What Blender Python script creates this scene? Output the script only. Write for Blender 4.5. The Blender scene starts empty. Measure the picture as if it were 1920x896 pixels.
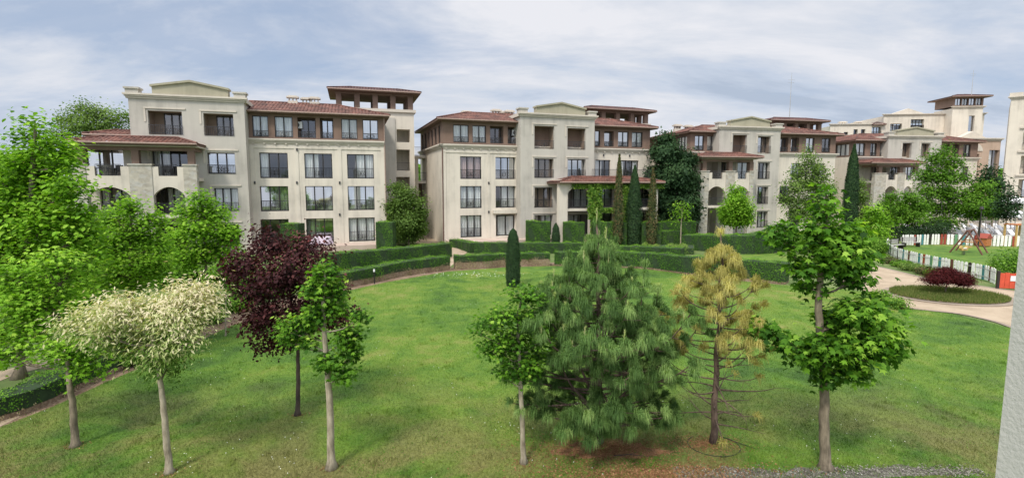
import bpy, math, random
import numpy as np
from mathutils import Vector
R = math.radians
random.seed(7)
rng = np.random.default_rng(7)
S = bpy.context.scene
C = S.collection

# ------------------------------------------------------------------ camera
CZ, PITCH, FPX = 6.0, R(6.0), 960.0
cp, sp = math.cos(PITCH), math.sin(PITCH)
cam = bpy.data.cameras.new('camera'); camo = bpy.data.objects.new('camera', cam); C.objects.link(camo)
cam.sensor_width = 36; cam.lens = 18.0; cam.clip_end = 3000; cam.clip_start = 0.05
camo.location = (0, 0, CZ); camo.rotation_euler = (R(90) - PITCH, 0, 0)
S.camera = camo

# ------------------------------------------------------------------ sky and sun
SUN_EL, SUN_AZ = R(52), R(205)      # azimuth from +Y, clockwise: the light comes from behind the camera, a little left
w = bpy.data.worlds.new("World"); S.world = w; w.use_nodes = True
nt = w.node_tree; nt.nodes.clear()
def N(nt, t, **kw):
    n = nt.nodes.new(t)
    for k, v in kw.items():
        if k == 'inp':
            for i, x in v.items(): n.inputs[i].default_value = x
        else: setattr(n, k, v)
    return n
def L(nt, a, b): nt.links.new(a, b)
def ramp(nt, stops, fac, interp='LINEAR'):
    r = nt.nodes.new('ShaderNodeValToRGB'); cr = r.color_ramp; cr.interpolation = interp
    while len(cr.elements) > 1: cr.elements.remove(cr.elements[-1])
    cr.elements[0].position = stops[0][0]; cr.elements[0].color = (*stops[0][1], 1) if len(stops[0][1]) == 3 else stops[0][1]
    for p, c in stops[1:]:
        e = cr.elements.new(p); e.color = (*c, 1)
    nt.links.new(fac, r.inputs[0]); return r
def math_n(nt, op, a, b=None, clamp=False):
    m = nt.nodes.new('ShaderNodeMath'); m.operation = op; m.use_clamp = clamp
    for i, x in enumerate((a, b)):
        if x is None: continue
        if isinstance(x, (int, float)): m.inputs[i].default_value = x
        else: nt.links.new(x, m.inputs[i])
    return m.outputs[0]
def mixc(nt, f, a, b, blend='MIX'):
    m = nt.nodes.new('ShaderNodeMix'); m.data_type = 'RGBA'; m.blend_type = blend
    for s, x in ((m.inputs[0], f), (m.inputs[6], a), (m.inputs[7], b)):
        if isinstance(x, (int, float)): s.default_value = x
        elif isinstance(x, tuple): s.default_value = (*x, 1)
        else: nt.links.new(x, s)
    return m.outputs[2]
sky = N(nt, 'ShaderNodeTexSky'); sky.sky_type = 'NISHITA'; sky.sun_disc = False
sky.sun_elevation = SUN_EL; sky.sun_rotation = SUN_AZ
tc = N(nt, 'ShaderNodeTexCoord')
sx = N(nt, 'ShaderNodeSeparateXYZ'); L(nt, tc.outputs['Generated'], sx.inputs[0])
zz = math_n(nt, 'MAXIMUM', sx.outputs[2], 0.0)
zd = math_n(nt, 'ADD', zz, 0.26)
cx = math_n(nt, 'DIVIDE', sx.outputs[0], zd); cy = math_n(nt, 'DIVIDE', sx.outputs[1], zd)
cb = N(nt, 'ShaderNodeCombineXYZ'); L(nt, cx, cb.inputs[0]); L(nt, cy, cb.inputs[1])
mp = N(nt, 'ShaderNodeMapping'); L(nt, cb.outputs[0], mp.inputs[0])
mp.inputs['Rotation'].default_value = (0, 0, R(28)); mp.inputs['Scale'].default_value = (0.62, 1.15, 1); mp.inputs['Location'].default_value = (1.3, 4.1, 0)
n1 = N(nt, 'ShaderNodeTexNoise', inp={'Scale': 1.0, 'Detail': 9, 'Roughness': 0.6, 'Distortion': 0.5}); L(nt, mp.outputs[0], n1.inputs['Vector'])
mp2 = N(nt, 'ShaderNodeMapping'); L(nt, cb.outputs[0], mp2.inputs[0])
mp2.inputs['Rotation'].default_value = (0, 0, R(20)); mp2.inputs['Scale'].default_value = (0.95, 1.9, 1); mp2.inputs['Location'].default_value = (7.7, 2.3, 3)
n2 = N(nt, 'ShaderNodeTexNoise', inp={'Scale': 1.0, 'Detail': 9, 'Roughness': 0.6, 'Distortion': 0.3}); L(nt, mp2.outputs[0], n2.inputs['Vector'])
K = 10.0   # background strength is 0.1
def kc(r, g, b, k=K): return (r * k, g * k, b * k)
cloud = ramp(nt, [(0.34, (0.46, 0.54, 0.67)), (0.43, (0.59, 0.66, 0.78)), (0.51, (0.70, 0.74, 0.82)), (0.61, (0.83, 0.84, 0.89))], n2.outputs[0])
cl10 = mixc(nt, 1.0, cloud.outputs[0], (K, K, K), 'MULTIPLY')
sat = mixc(nt, 1.0, sky.outputs[0], (0.62, 0.70, 0.80), 'MULTIPLY')
bl = mixc(nt, 0.55, sat, kc(0.46, 0.60, 0.84))
cover = ramp(nt, [(0.34, (0.3, 0.3, 0.3)), (0.50, (1, 1, 1))], n1.outputs[0])
skyc = mixc(nt, cover.outputs[0], bl, cl10)
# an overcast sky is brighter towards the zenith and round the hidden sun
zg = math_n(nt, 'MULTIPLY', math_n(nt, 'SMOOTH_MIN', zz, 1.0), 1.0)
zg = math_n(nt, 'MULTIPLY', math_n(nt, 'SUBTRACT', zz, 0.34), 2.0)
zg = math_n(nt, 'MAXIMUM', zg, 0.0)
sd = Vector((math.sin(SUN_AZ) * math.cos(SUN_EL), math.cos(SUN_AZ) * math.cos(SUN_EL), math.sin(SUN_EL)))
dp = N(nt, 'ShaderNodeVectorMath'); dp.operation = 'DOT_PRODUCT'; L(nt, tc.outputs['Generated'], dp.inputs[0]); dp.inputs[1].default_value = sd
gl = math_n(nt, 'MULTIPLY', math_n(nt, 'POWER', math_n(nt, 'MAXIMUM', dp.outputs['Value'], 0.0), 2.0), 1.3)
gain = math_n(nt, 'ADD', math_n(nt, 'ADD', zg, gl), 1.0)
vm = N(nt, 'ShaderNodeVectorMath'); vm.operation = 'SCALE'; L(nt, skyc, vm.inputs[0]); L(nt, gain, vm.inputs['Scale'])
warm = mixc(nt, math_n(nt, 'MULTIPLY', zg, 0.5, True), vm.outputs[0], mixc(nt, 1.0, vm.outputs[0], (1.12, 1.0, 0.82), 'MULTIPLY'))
bg = N(nt, 'ShaderNodeBackground'); bg.inputs['Strength'].default_value = 0.1
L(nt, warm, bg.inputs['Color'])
wo = N(nt, 'ShaderNodeOutputWorld'); L(nt, bg.outputs[0], wo.inputs[0])
sun = bpy.data.lights.new('sun', 'SUN'); sun.energy = 2.9; sun.angle = R(9); sun.color = (1, 0.93, 0.82)
suno = bpy.data.objects.new('sun', sun); C.objects.link(suno)
suno.rotation_euler = (-sd).to_track_quat('-Z', 'Y').to_euler(); suno.location = (0, -10, 40)
S.view_settings.view_transform = 'Standard'; S.view_settings.look = 'None'
S.view_settings.exposure = 0.0; S.view_settings.gamma = 1.0; S.view_settings.use_curve_mapping = False
S.render.engine = 'CYCLES'
S.cycles.max_bounces = 8; S.cycles.transparent_max_bounces = 12; S.cycles.use_denoising = True

# ------------------------------------------------------------------ pixel rays to places
def G(px, py, z=0.0):
    a = (px - 960) / FPX; b = (448 - py) / FPX
    dx, dy, dz = a, cp + b * sp, -sp + b * cp
    t = (z - CZ) / dz
    return (dx * t, dy * t)
def XYZ(px, py, Y):
    a = (px - 960) / FPX; b = (448 - py) / FPX
    t = Y / (cp + b * sp)
    return (a * t, Y, CZ + (-sp + b * cp) * t)

# ------------------------------------------------------------------ materials
MATS = {}
def newmat(name):
    m = bpy.data.materials.new(name); m.use_nodes = True
    nt = m.node_tree; nt.nodes.clear()
    o = N(nt, 'ShaderNodeOutputMaterial'); p = N(nt, 'ShaderNodeBsdfPrincipled')
    L(nt, p.outputs[0], o.inputs[0]); MATS[name] = m
    return m, nt, p, o
def coords(nt, kind='Object', scale=(1, 1, 1)):
    if kind == 'World': g = N(nt, 'ShaderNodeNewGeometry').outputs['Position']
    else: g = N(nt, 'ShaderNodeTexCoord').outputs[kind]
    m = N(nt, 'ShaderNodeMapping'); L(nt, g, m.inputs[0]); m.inputs['Scale'].default_value = scale
    return m.outputs[0]
def noise(nt, vec, scale, detail=4, rough=0.55, dist=0):
    n = N(nt, 'ShaderNodeTexNoise', inp={'Scale': scale, 'Detail': detail, 'Roughness': rough, 'Distortion': dist})
    L(nt, vec, n.inputs['Vector']); return n.outputs[0]
def bump(nt, p, h, strength=0.3, dist=0.02):
    b = N(nt, 'ShaderNodeBump'); b.inputs['Strength'].default_value = strength; b.inputs['Distance'].default_value = dist
    L(nt, h, b.inputs['Height']); L(nt, b.outputs[0], p.inputs['Normal']); return b
def sc3(c, k): return tuple(min(1, x * k) for x in c)
def plaster(name, col, var=0.12, rough=0.9):
    m, nt, p, o = newmat(name)
    a = noise(nt, coords(nt, 'Object', (0.35, 0.35, 0.35)), 1.0, 6, 0.6)
    s = noise(nt, coords(nt, 'Object', (2.2, 2.2, 0.18)), 1.0, 5, 0.6)      # rain streaks
    f = math_n(nt, 'ADD', math_n(nt, 'MULTIPLY', a, 0.6), math_n(nt, 'MULTIPLY', s, 0.4))
    r = ramp(nt, [(0.34, sc3(col, 1 - var * 1.9)), (0.5, col), (0.66, sc3(col, 1 + var * 0.7))], f)
    L(nt, r.outputs[0], p.inputs['Base Color']); p.inputs['Roughness'].default_value = rough
    g = noise(nt, coords(nt, 'Object', (1, 1, 1)), 90.0 if name == 'own_wall' else 60.0, 3, 0.6); bump(nt, p, g, 0.45 if name == 'own_wall' else 0.25, 0.006)
    return m
def simple(name, col, rough=0.6, metal=0.0, var=0.15, scale=6.0, bmp=0.0):
    m, nt, p, o = newmat(name)
    a = noise(nt, coords(nt, 'Object'), scale, 5, 0.6)
    r = ramp(nt, [(0.3, sc3(col, 1 - var)), (0.7, sc3(col, 1 + var))], a)
    L(nt, r.outputs[0], p.inputs['Base Color']); p.inputs['Roughness'].default_value = rough; p.inputs['Metallic'].default_value = metal
    if bmp: bump(nt, p, a, bmp, 0.02)
    return m
plaster('cream', (0.60, 0.545, 0.462), 0.15); plaster('greige', (0.45, 0.42, 0.37), 0.14); plaster('trim', (0.56, 0.505, 0.43), 0.08)
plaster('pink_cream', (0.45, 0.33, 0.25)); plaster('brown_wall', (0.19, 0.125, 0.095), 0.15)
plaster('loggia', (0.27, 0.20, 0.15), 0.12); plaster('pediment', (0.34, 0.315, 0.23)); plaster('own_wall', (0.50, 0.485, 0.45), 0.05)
simple('dark_frame', (0.022, 0.018, 0.017), 0.45); simple('iron', (0.045, 0.045, 0.05), 0.5, 0.3)
simple('brown_wood', (0.115, 0.055, 0.04), 0.65, 0, 0.3, 9); simple('soffit', (0.16, 0.095, 0.07), 0.75)
simple('gutter', (0.30, 0.21, 0.17), 0.5); simple('door_white', (0.62, 0.62, 0.62), 0.5)
simple('metal_cap', (0.45, 0.45, 0.45), 0.4, 0.5); simple('plastic_white', (0.74, 0.74, 0.76), 0.35, 0, 0.06)
simple('paint_white', (0.78, 0.77, 0.73), 0.6, 0, 0.18, 5); simple('paint_teal', (0.05, 0.20, 0.22), 0.6); simple('paint_red', (0.28, 0.05, 0.03), 0.6)
simple('paint_brown', (0.13, 0.05, 0.035), 0.6); simple('paint_green', (0.10, 0.24, 0.12), 0.6); simple('paint_orange', (0.42, 0.15, 0.05), 0.55)
simple('paint_yellow', (0.50, 0.33, 0.12), 0.55); simple('grey_wood', (0.33, 0.32, 0.31), 0.7); simple('cloth_pink', (0.66, 0.55, 0.66), 0.9, 0, 0.08)
simple('cloth_red', (0.55, 0.06, 0.07), 0.9); simple('rubber', (0.015, 0.015, 0.015), 0.8); simple('gate_red', (0.55, 0.075, 0.035), 0.5)
# stone cladding
m, nt, p, o = newmat('stone')
bt = N(nt, 'ShaderNodeTexVoronoi'); bt.feature = 'F1'; bt.inputs['Scale'].default_value = 2.6; L(nt, coords(nt, 'Object', (1, 1, 1.7)), bt.inputs['Vector'])
sv = N(nt, 'ShaderNodeSeparateColor'); L(nt, bt.outputs['Color'], sv.inputs[0])
r1 = ramp(nt, [(0.1, (0.33, 0.30, 0.25)), (0.5, (0.46, 0.42, 0.34)), (0.9, (0.42, 0.41, 0.38))], sv.outputs[0])
na = noise(nt, coords(nt), 3, 6); r2 = mixc(nt, 0.35, r1.outputs[0], ramp(nt, [(0.3, (0.24, 0.22, 0.18)), (0.7, (0.58, 0.54, 0.46))], na).outputs[0])
L(nt, r2, p.inputs['Base Color']); p.inputs['Roughness'].default_value = 0.9; bump(nt, p, bt.outputs['Distance'], 0.4, 0.03)
# roof tiles
def tilemat(name, c):
    m, nt, p, o = newmat(name)
    v = N(nt, 'ShaderNodeTexVoronoi'); v.inputs['Scale'].default_value = 3.6; L(nt, coords(nt), v.inputs['Vector'])
    s = N(nt, 'ShaderNodeSeparateColor'); L(nt, v.outputs['Color'], s.inputs[0])
    r = ramp(nt, [(0.0, sc3(c, 0.45)), (0.35, sc3(c, 0.85)), (0.7, c), (1.0, (min(1, c[0] * 1.35), c[1] * 1.7, c[2] * 1.8))], s.outputs[0])
    n = noise(nt, coords(nt), 0.9, 5); d = ramp(nt, [(0.35, (0.45, 0.42, 0.40)), (0.6, (1, 1, 1))], n)
    L(nt, mixc(nt, 1.0, r.outputs[0], d.outputs[0], 'MULTIPLY'), p.inputs['Base Color']); p.inputs['Roughness'].default_value = 0.8
    wv = N(nt, 'ShaderNodeTexWave'); wv.bands_direction = 'Z'; wv.inputs['Scale'].default_value = 3.2; L(nt, coords(nt), wv.inputs['Vector'])
    bump(nt, p, wv.outputs[1], 0.5, 0.04)
tilemat('tile', (0.155, 0.058, 0.040)); tilemat('tile_dark', (0.10, 0.038, 0.032))
# glass: see-through with a sky reflection; curtain; dark room
m, nt, p, o = newmat('glass')
nt.nodes.remove(p)
tr = N(nt, 'ShaderNodeBsdfTransparent', inp={0: (0.86, 0.88, 0.88, 1)}); gs = N(nt, 'ShaderNodeBsdfGlossy', inp={0: (0.9, 0.93, 1, 1), 'Roughness': 0.03})
lw = N(nt, 'ShaderNodeLayerWeight', inp={0: 0.35}); mx = N(nt, 'ShaderNodeMixShader'); L(nt, math_n(nt, 'ADD', math_n(nt, 'MULTIPLY', lw.outputs['Facing'], 0.45), 0.12), mx.inputs[0]); L(nt, tr.outputs[0], mx.inputs[1]); L(nt, gs.outputs[0], mx.inputs[2]); L(nt, mx.outputs[0], o.inputs[0])
m, nt, p, o = newmat('glass_sky')
nt.nodes.remove(p)
tr = N(nt, 'ShaderNodeBsdfTransparent', inp={0: (0.7, 0.72, 0.72, 1)}); gs = N(nt, 'ShaderNodeBsdfGlossy', inp={0: (0.95, 0.97, 1, 1), 'Roughness': 0.02})
mx = N(nt, 'ShaderNodeMixShader', inp={0: 0.55}); L(nt, tr.outputs[0], mx.inputs[1]); L(nt, gs.outputs[0], mx.inputs[2]); L(nt, mx.outputs[0], o.inputs[0])
def curtain_mat(name, c):
    m, nt, p, o = newmat(name)
    wv = noise(nt, coords(nt, 'Object', (9, 9, 0.35)), 1.0, 3, 0.5)
    r = ramp(nt, [(0.3, sc3(c, 0.62)), (0.6, c)], wv); L(nt, r.outputs[0], p.inputs['Base Color']); p.inputs['Roughness'].default_value = 0.95
curtain_mat('curtain', (0.95, 0.94, 0.91)); curtain_mat('curtain_pale', (0.50, 0.44, 0.36)); curtain_mat('curtain_pink', (0.66, 0.48, 0.45))
simple('room_dark', (0.06, 0.05, 0.045), 0.9)
# grounds, laid out in world metres
def ground_nodes(nt):
    P = coords(nt, 'World')
    big = noise(nt, P, 0.11, 5, 0.62, 0.6); mid = noise(nt, P, 0.9, 5, 0.65, 0.3); fine = noise(nt, P, 14.0, 5, 0.7)
    return P, big, mid, fine
def grass_color(nt, lift=1.0):
    P, big, mid, fine = ground_nodes(nt)
    f = math_n(nt, 'ADD', math_n(nt, 'MULTIPLY', big, 0.62), math_n(nt, 'MULTIPLY', mid, 0.38))
    r = ramp(nt, [(0.39, sc3((0.034, 0.090, 0.006), lift)), (0.46, sc3((0.068, 0.152, 0.009), lift)), (0.54, sc3((0.115, 0.198, 0.015), lift)), (0.63, sc3((0.20, 0.215, 0.05), lift))], f)
    # drier towards the near building
    sy = N(nt, 'ShaderNodeSeparateXYZ'); L(nt, P, sy.inputs[0])
    mr = N(nt, 'ShaderNodeMapRange', inp={1: 16.0, 2: 9.5, 3: 0.0, 4: 1.0}); L(nt, sy.outputs[1], mr.inputs[0])
    patch = ramp(nt, [(0.40, (0, 0, 0)), (0.56, (1, 1, 1))], noise(nt, P, 0.35, 5, 0.6, 0.5))
    dry = math_n(nt, 'MULTIPLY', mr.outputs[0], patch.outputs[0])
    c = mixc(nt, math_n(nt, 'MULTIPLY', dry, 0.85), r.outputs[0], (0.20, 0.165, 0.06))
    fr_ = ramp(nt, [(0.3, (0.55, 0.55, 0.55)), (0.7, (1.3, 1.3, 1.3))], fine)
    return mixc(nt, 0.8, c, mixc(nt, 1.0, c, fr_.outputs[0], 'MULTIPLY')), fine
m, nt, p, o = newmat('lawn'); c, f = grass_color(nt); L(nt, c, p.inputs['Base Color']); p.inputs['Roughness'].default_value = 0.9; bump(nt, p, f, 0.7, 0.05)
m, nt, p, o = newmat('blade'); c, f = grass_color(nt, 1.25); L(nt, c, p.inputs['Base Color']); p.inputs['Roughness'].default_value = 0.7
m, nt, p, o = newmat('rough_grass'); P = coords(nt, 'World'); r = ramp(nt, [(0.35, (0.06, 0.11, 0.02)), (0.6, (0.13, 0.17, 0.05))], noise(nt, P, 0.5, 6)); L(nt, r.outputs[0], p.inputs['Base Color']); p.inputs['Roughness'].default_value = 0.95
def groundmat(name, stops, scale, fs=25, b=0.4, spk=None):
    m, nt, p, o = newmat(name); P = coords(nt, 'World')
    f = math_n(nt, 'ADD', math_n(nt, 'MULTIPLY', noise(nt, P, scale, 5), 0.5), math_n(nt, 'MULTIPLY', noise(nt, P, fs, 4, 0.7), 0.5))
    r = ramp(nt, stops, f); L(nt, r.outputs[0], p.inputs['Base Color']); p.inputs['Roughness'].default_value = 0.95; bump(nt, p, f, b, 0.05)
groundmat('path', [(0.40, (0.28, 0.215, 0.15)), (0.5, (0.37, 0.29, 0.205)), (0.60, (0.43, 0.345, 0.25))], 0.8, 40, 0.15)
groundmat('kerb', [(0.38, (0.20, 0.16, 0.125)), (0.62, (0.30, 0.245, 0.19))], 0.8, 30, 0.3)
groundmat('paving', [(0.38, (0.30, 0.27, 0.24)), (0.6, (0.42, 0.38, 0.33))], 0.6, 20, 0.15)
groundmat('pink_paving', [(0.38, (0.42, 0.32, 0.27)), (0.6, (0.52, 0.42, 0.36))], 0.6, 20, 0.15)
groundmat('mulch', [(0.36, (0.10, 0.062, 0.04)), (0.5, (0.20, 0.135, 0.09)), (0.62, (0.30, 0.23, 0.16))], 1.5, 12, 0.9)
groundmat('gravel', [(0.40, (0.07, 0.065, 0.05)), (0.5, (0.15, 0.14, 0.115)), (0.58, (0.27, 0.255, 0.22))], 3.0, 30, 1.0)
groundmat('needle_litter', [(0.38, (0.15, 0.10, 0.045)), (0.5, (0.24, 0.12, 0.06)), (0.6, (0.33, 0.17, 0.09))], 1.5, 18, 0.8)
def bark(name, c1, c2):
    m, nt, p, o = newmat(name)
    a = noise(nt, coords(nt, 'Object', (14, 14, 3)), 1.0, 6, 0.65); b = noise(nt, coords(nt, 'Object'), 3.0, 4)
    f = math_n(nt, 'ADD', math_n(nt, 'MULTIPLY', a, 0.65), math_n(nt, 'MULTIPLY', b, 0.35))
    r = ramp(nt, [(0.38, c1), (0.6, c2)], f); L(nt, r.outputs[0], p.inputs['Base Color']); p.inputs['Roughness'].default_value = 0.95; bump(nt, p, a, 0.7, 0.02)
bark('bark_pale', (0.17, 0.14, 0.095), (0.40, 0.35, 0.26)); bark('bark_grey', (0.10, 0.08, 0.055), (0.25, 0.205, 0.145))
bark('bark_dark', (0.028, 0.02, 0.017), (0.09, 0.065, 0.05)); bark('bark_birch', (0.25, 0.22, 0.18), (0.62, 0.60, 0.55)); bark('bark_pine', (0.05, 0.032, 0.024), (0.16, 0.11, 0.085))
def foliage(name, stops, trans=0.35, rough=0.6, spec=0.14):
    m, nt, p, o = newmat(name)
    at = N(nt, 'ShaderNodeAttribute'); at.attribute_name = 'rnd'
    r = ramp(nt, stops, at.outputs['Fac']); L(nt, r.outputs[0], p.inputs['Base Color'])
    p.inputs['Roughness'].default_value = rough; p.inputs['Specular IOR Level'].default_value = spec
    t = N(nt, 'ShaderNodeBsdfTranslucent'); mm = mixc(nt, 1.0, r.outputs[0], (1.25, 1.35, 0.55), 'MULTIPLY'); L(nt, mm, t.inputs[0])
    x = N(nt, 'ShaderNodeMixShader', inp={0: trans}); L(nt, p.outputs[0], x.inputs[1]); L(nt, t.outputs[0], x.inputs[2]); L(nt, x.outputs[0], o.inputs[0])
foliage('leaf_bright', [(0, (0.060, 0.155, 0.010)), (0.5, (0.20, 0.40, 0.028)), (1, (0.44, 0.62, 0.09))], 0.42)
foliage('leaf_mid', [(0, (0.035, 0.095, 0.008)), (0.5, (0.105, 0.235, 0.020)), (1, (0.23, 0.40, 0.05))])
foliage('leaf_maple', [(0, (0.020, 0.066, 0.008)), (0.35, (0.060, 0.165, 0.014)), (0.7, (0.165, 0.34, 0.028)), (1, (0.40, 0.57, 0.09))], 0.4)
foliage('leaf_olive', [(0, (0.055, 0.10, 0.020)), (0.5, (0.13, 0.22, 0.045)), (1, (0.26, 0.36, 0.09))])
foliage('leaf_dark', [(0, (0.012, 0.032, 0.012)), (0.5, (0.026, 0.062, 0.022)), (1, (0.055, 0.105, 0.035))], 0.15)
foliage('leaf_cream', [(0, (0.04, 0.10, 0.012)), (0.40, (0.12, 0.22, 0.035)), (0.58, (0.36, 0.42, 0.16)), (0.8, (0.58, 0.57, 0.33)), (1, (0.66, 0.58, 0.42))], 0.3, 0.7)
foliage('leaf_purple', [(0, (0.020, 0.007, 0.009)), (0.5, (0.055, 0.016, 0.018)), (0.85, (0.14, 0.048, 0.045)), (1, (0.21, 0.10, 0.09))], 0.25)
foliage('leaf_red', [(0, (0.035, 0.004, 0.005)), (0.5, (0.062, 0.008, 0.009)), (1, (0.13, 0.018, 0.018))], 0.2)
foliage('leaf_hedge', [(0, (0.025, 0.075, 0.008)), (0.5, (0.085, 0.215, 0.018)), (1, (0.22, 0.41, 0.045))], 0.3)
foliage('twig_tan', [(0, (0.16, 0.10, 0.06)), (0.5, (0.32, 0.25, 0.15)), (1, (0.42, 0.38, 0.2))], 0.2, 0.8)
foliage('needle_green', [(0, (0.035, 0.082, 0.022)), (0.5, (0.14, 0.25, 0.070)), (0.9, (0.33, 0.46, 0.16)), (1, (0.44, 0.52, 0.20))], 0.35, 0.6)
foliage('needle_gold', [(0, (0.22, 0.20, 0.06)), (0.5, (0.44, 0.40, 0.13)), (0.9, (0.62, 0.56, 0.22)), (1, (0.45, 0.42, 0.13))], 0.4, 0.7)
foliage('leaf_vine', [(0, (0.05, 0.12, 0.015)), (0.5, (0.12, 0.26, 0.03)), (1, (0.28, 0.40, 0.07))], 0.4)
foliage('meadow', [(0, (0.06, 0.11, 0.02)), (0.5, (0.12, 0.17, 0.04)), (1, (0.24, 0.23, 0.09))], 0.3, 0.8)
foliage('rusty_leaf', [(0, (0.035, 0.055, 0.018)), (0.55, (0.08, 0.105, 0.035)), (0.8, (0.13, 0.12, 0.05)), (1, (0.20, 0.12, 0.06))], 0.2, 0.8)
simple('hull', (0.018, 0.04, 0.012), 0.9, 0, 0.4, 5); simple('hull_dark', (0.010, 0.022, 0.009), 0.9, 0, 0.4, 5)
simple('flower', (0.75, 0.75, 0.70), 0.8)

# ------------------------------------------------------------------ object helpers
def obj(name, me, mat=None, parent=None):
    o = bpy.data.objects.new(name, me); C.objects.link(o)
    if mat and len(me.materials) == 0: me.materials.append(MATS[mat])
    if parent: o.parent = parent
    return o
def tag(o, label=None, cat=None, group=None, kind=None):
    if label: o['label'] = label
    if cat: o['category'] = cat
    if group: o['group'] = group
    if kind: o['kind'] = kind
    return o
def empty(name, loc=(0, 0, 0), rz=0, label=None, cat=None, group=None):
    o = bpy.data.objects.new(name, None); C.objects.link(o); o.location = loc; o.rotation_euler = (0, 0, rz)
    o.empty_display_size = 0.3
    return tag(o, label, cat, group)
def copy_tree(o, parent=None):
    c = o.copy(); C.objects.link(c); c.parent = parent
    for ch in list(o.children): copy_tree(ch, c)
    return c
FRONT = lambda a, b, z: (a, b, z)
class MB:
    def __init__(s, f=FRONT): s.v = []; s.f = []; s.fr = f; s.smooth = False
    def P(s, pts):
        i = len(s.v); s.v += [s.fr(*p) for p in pts]; return i
    def face(s, *pts):
        i = s.P(pts); s.f.append(tuple(range(i, i + len(pts)))); return s
    def box(s, a0, a1, b0, b1, z0, z1):
        i = s.P([(a0, b0, z0), (a1, b0, z0), (a1, b1, z0), (a0, b1, z0), (a0, b0, z1), (a1, b0, z1), (a1, b1, z1), (a0, b1, z1)])
        s.f += [tuple(i + k for k in q) for q in ((0, 3, 2, 1), (4, 5, 6, 7), (0, 1, 5, 4), (1, 2, 6, 5), (2, 3, 7, 6), (3, 0, 4, 7))]; return s
    def tube(s, pts, rad, n=6, cap=True):
        pts = [Vector(p) for p in pts]; m = len(pts)
        if isinstance(rad, (int, float)): rad = [rad] * m
        i0 = len(s.v); ref = None
        for k, p in enumerate(pts):
            t = (pts[min(k + 1, m - 1)] - pts[max(k - 1, 0)]).normalized()
            if ref is None: ref = t.orthogonal().normalized()
            ref = (ref - t * ref.dot(t)); ref = ref.normalized() if ref.length > 1e-6 else t.orthogonal().normalized()
            b = t.cross(ref)
            for j in range(n):
                a = 2 * math.pi * j / n
                s.v.append(s.fr(*(p + (ref * math.cos(a) + b * math.sin(a)) * rad[k])))
        for k in range(m - 1):
            for j in range(n):
                a = i0 + k * n + j; b_ = i0 + k * n + (j + 1) % n
                s.f.append((a, b_, b_ + n, a + n))
        if cap: s.f += [tuple(i0 + j for j in range(n))[::-1], tuple(i0 + (m - 1) * n + j for j in range(n))]
        return s
    def prism(s, poly, b0, b1):     # poly of (a,z), extruded along b
        n = len(poly); i = s.P([(a, b0, z) for a, z in poly] + [(a, b1, z) for a, z in poly])
        s.f.append(tuple(i + k for k in range(n))); s.f.append(tuple(i + n + k for k in range(n))[::-1])
        for k in range(n):
            k2 = (k + 1) % n; s.f.append((i + k, i + n + k, i + n + k2, i + k2))
        return s
    def build(s, name, mat, parent=None, smooth=False):
        me = bpy.data.meshes.new(name); me.from_pydata(s.v, [], s.f)
        if smooth or s.smooth: me.polygons.foreach_set('use_smooth', [True] * len(me.polygons))
        me.update(); return obj(name, me, mat, parent)
def sheet(name, pts, z, mat, kind='structure', thick=0.0):
    mb = MB()
    if thick:
        n = len(pts); i = mb.P([(x, y, z) for x, y in pts] + [(x, y, -0.05) for x, y in pts])
        mb.f.append(tuple(range(n)))
        for k in range(n): k2 = (k + 1) % n; mb.f.append((k, n + k, n + k2, k2))
    else: mb.face(*[(x, y, z) for x, y in pts])
    o = mb.build(name, mat); tag(o, kind=kind); return o
def smoothpath(pts, n=6):
    out = []; P = [Vector((*p, 0)) if len(p) == 2 else Vector(p) for p in pts]
    for i in range(len(P) - 1):
        p0, p1, p2, p3 = P[max(i - 1, 0)], P[i], P[i + 1], P[min(i + 2, len(P) - 1)]
        for k in range(n):
            t = k / n
            out.append(0.5 * ((2 * p1) + (p2 - p0) * t + (2 * p0 - 5 * p1 + 4 * p2 - p3) * t * t + (3 * p1 - p0 - 3 * p2 + p3) * t ** 3))
    out.append(P[-1]); return out

# ------------------------------------------------------------------ leaves in bulk
def norm(a): return a / np.maximum(np.linalg.norm(a, axis=1, keepdims=True), 1e-9)
def _maple():
    pts = [(0, 0)]
    lobes = [(-115, .52), (-55, .86), (0, 1.05), (55, .86), (115, .52)]
    out = []
    for i, (a, r) in enumerate(lobes):
        out.append((math.sin(R(a)) * r, .38 + math.cos(R(a)) * r * .68))
        if i < 4:
            a2 = (a + lobes[i + 1][0]) / 2; out.append((math.sin(R(a2)) * .40, .38 + math.cos(R(a2)) * .30))
    pts += out
    v = np.array([(x * .62, y * .75, -.22 * (x * x) - .1 * (y - .4) ** 2) for x, y in pts])
    return v, [tuple(range(len(v)))]
TEMPL = {
    'maple': _maple(),
    'oval': (np.array([(0, 0, 0), (.30, .35, .03), (.22, .75, 0), (0, 1, -.10), (-.22, .75, 0), (-.30, .35, .03)], float), [(0, 1, 2, 3), (0, 3, 4, 5)]),
    'quad': (np.array([(0, 0, 0), (.34, .5, .05), (0, 1, -.08), (-.34, .5, .05)], float), [(0, 1, 2, 3)]),
    'lance': (np.array([(0, 0, 0), (.15, .45, .0), (0, 1, -.15), (-.15, .45, .0)], float), [(0, 1, 2, 3)]),
    'blade': (np.array([(-.09, 0, 0), (.09, 0, 0), (0, 1, 0)], float), [(0, 1, 2)]),
    'spray': (np.array([(0, 0, 0), (.35, .25, 0), (.12, .4, -.03), (.3, .7, -.1), (0, 1, -.15), (-.3, .7, -.1), (-.12, .4, -.03), (-.35, .25, 0)], float), [(0, 1, 2, 3, 4, 5, 6, 7)]),
}
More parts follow.
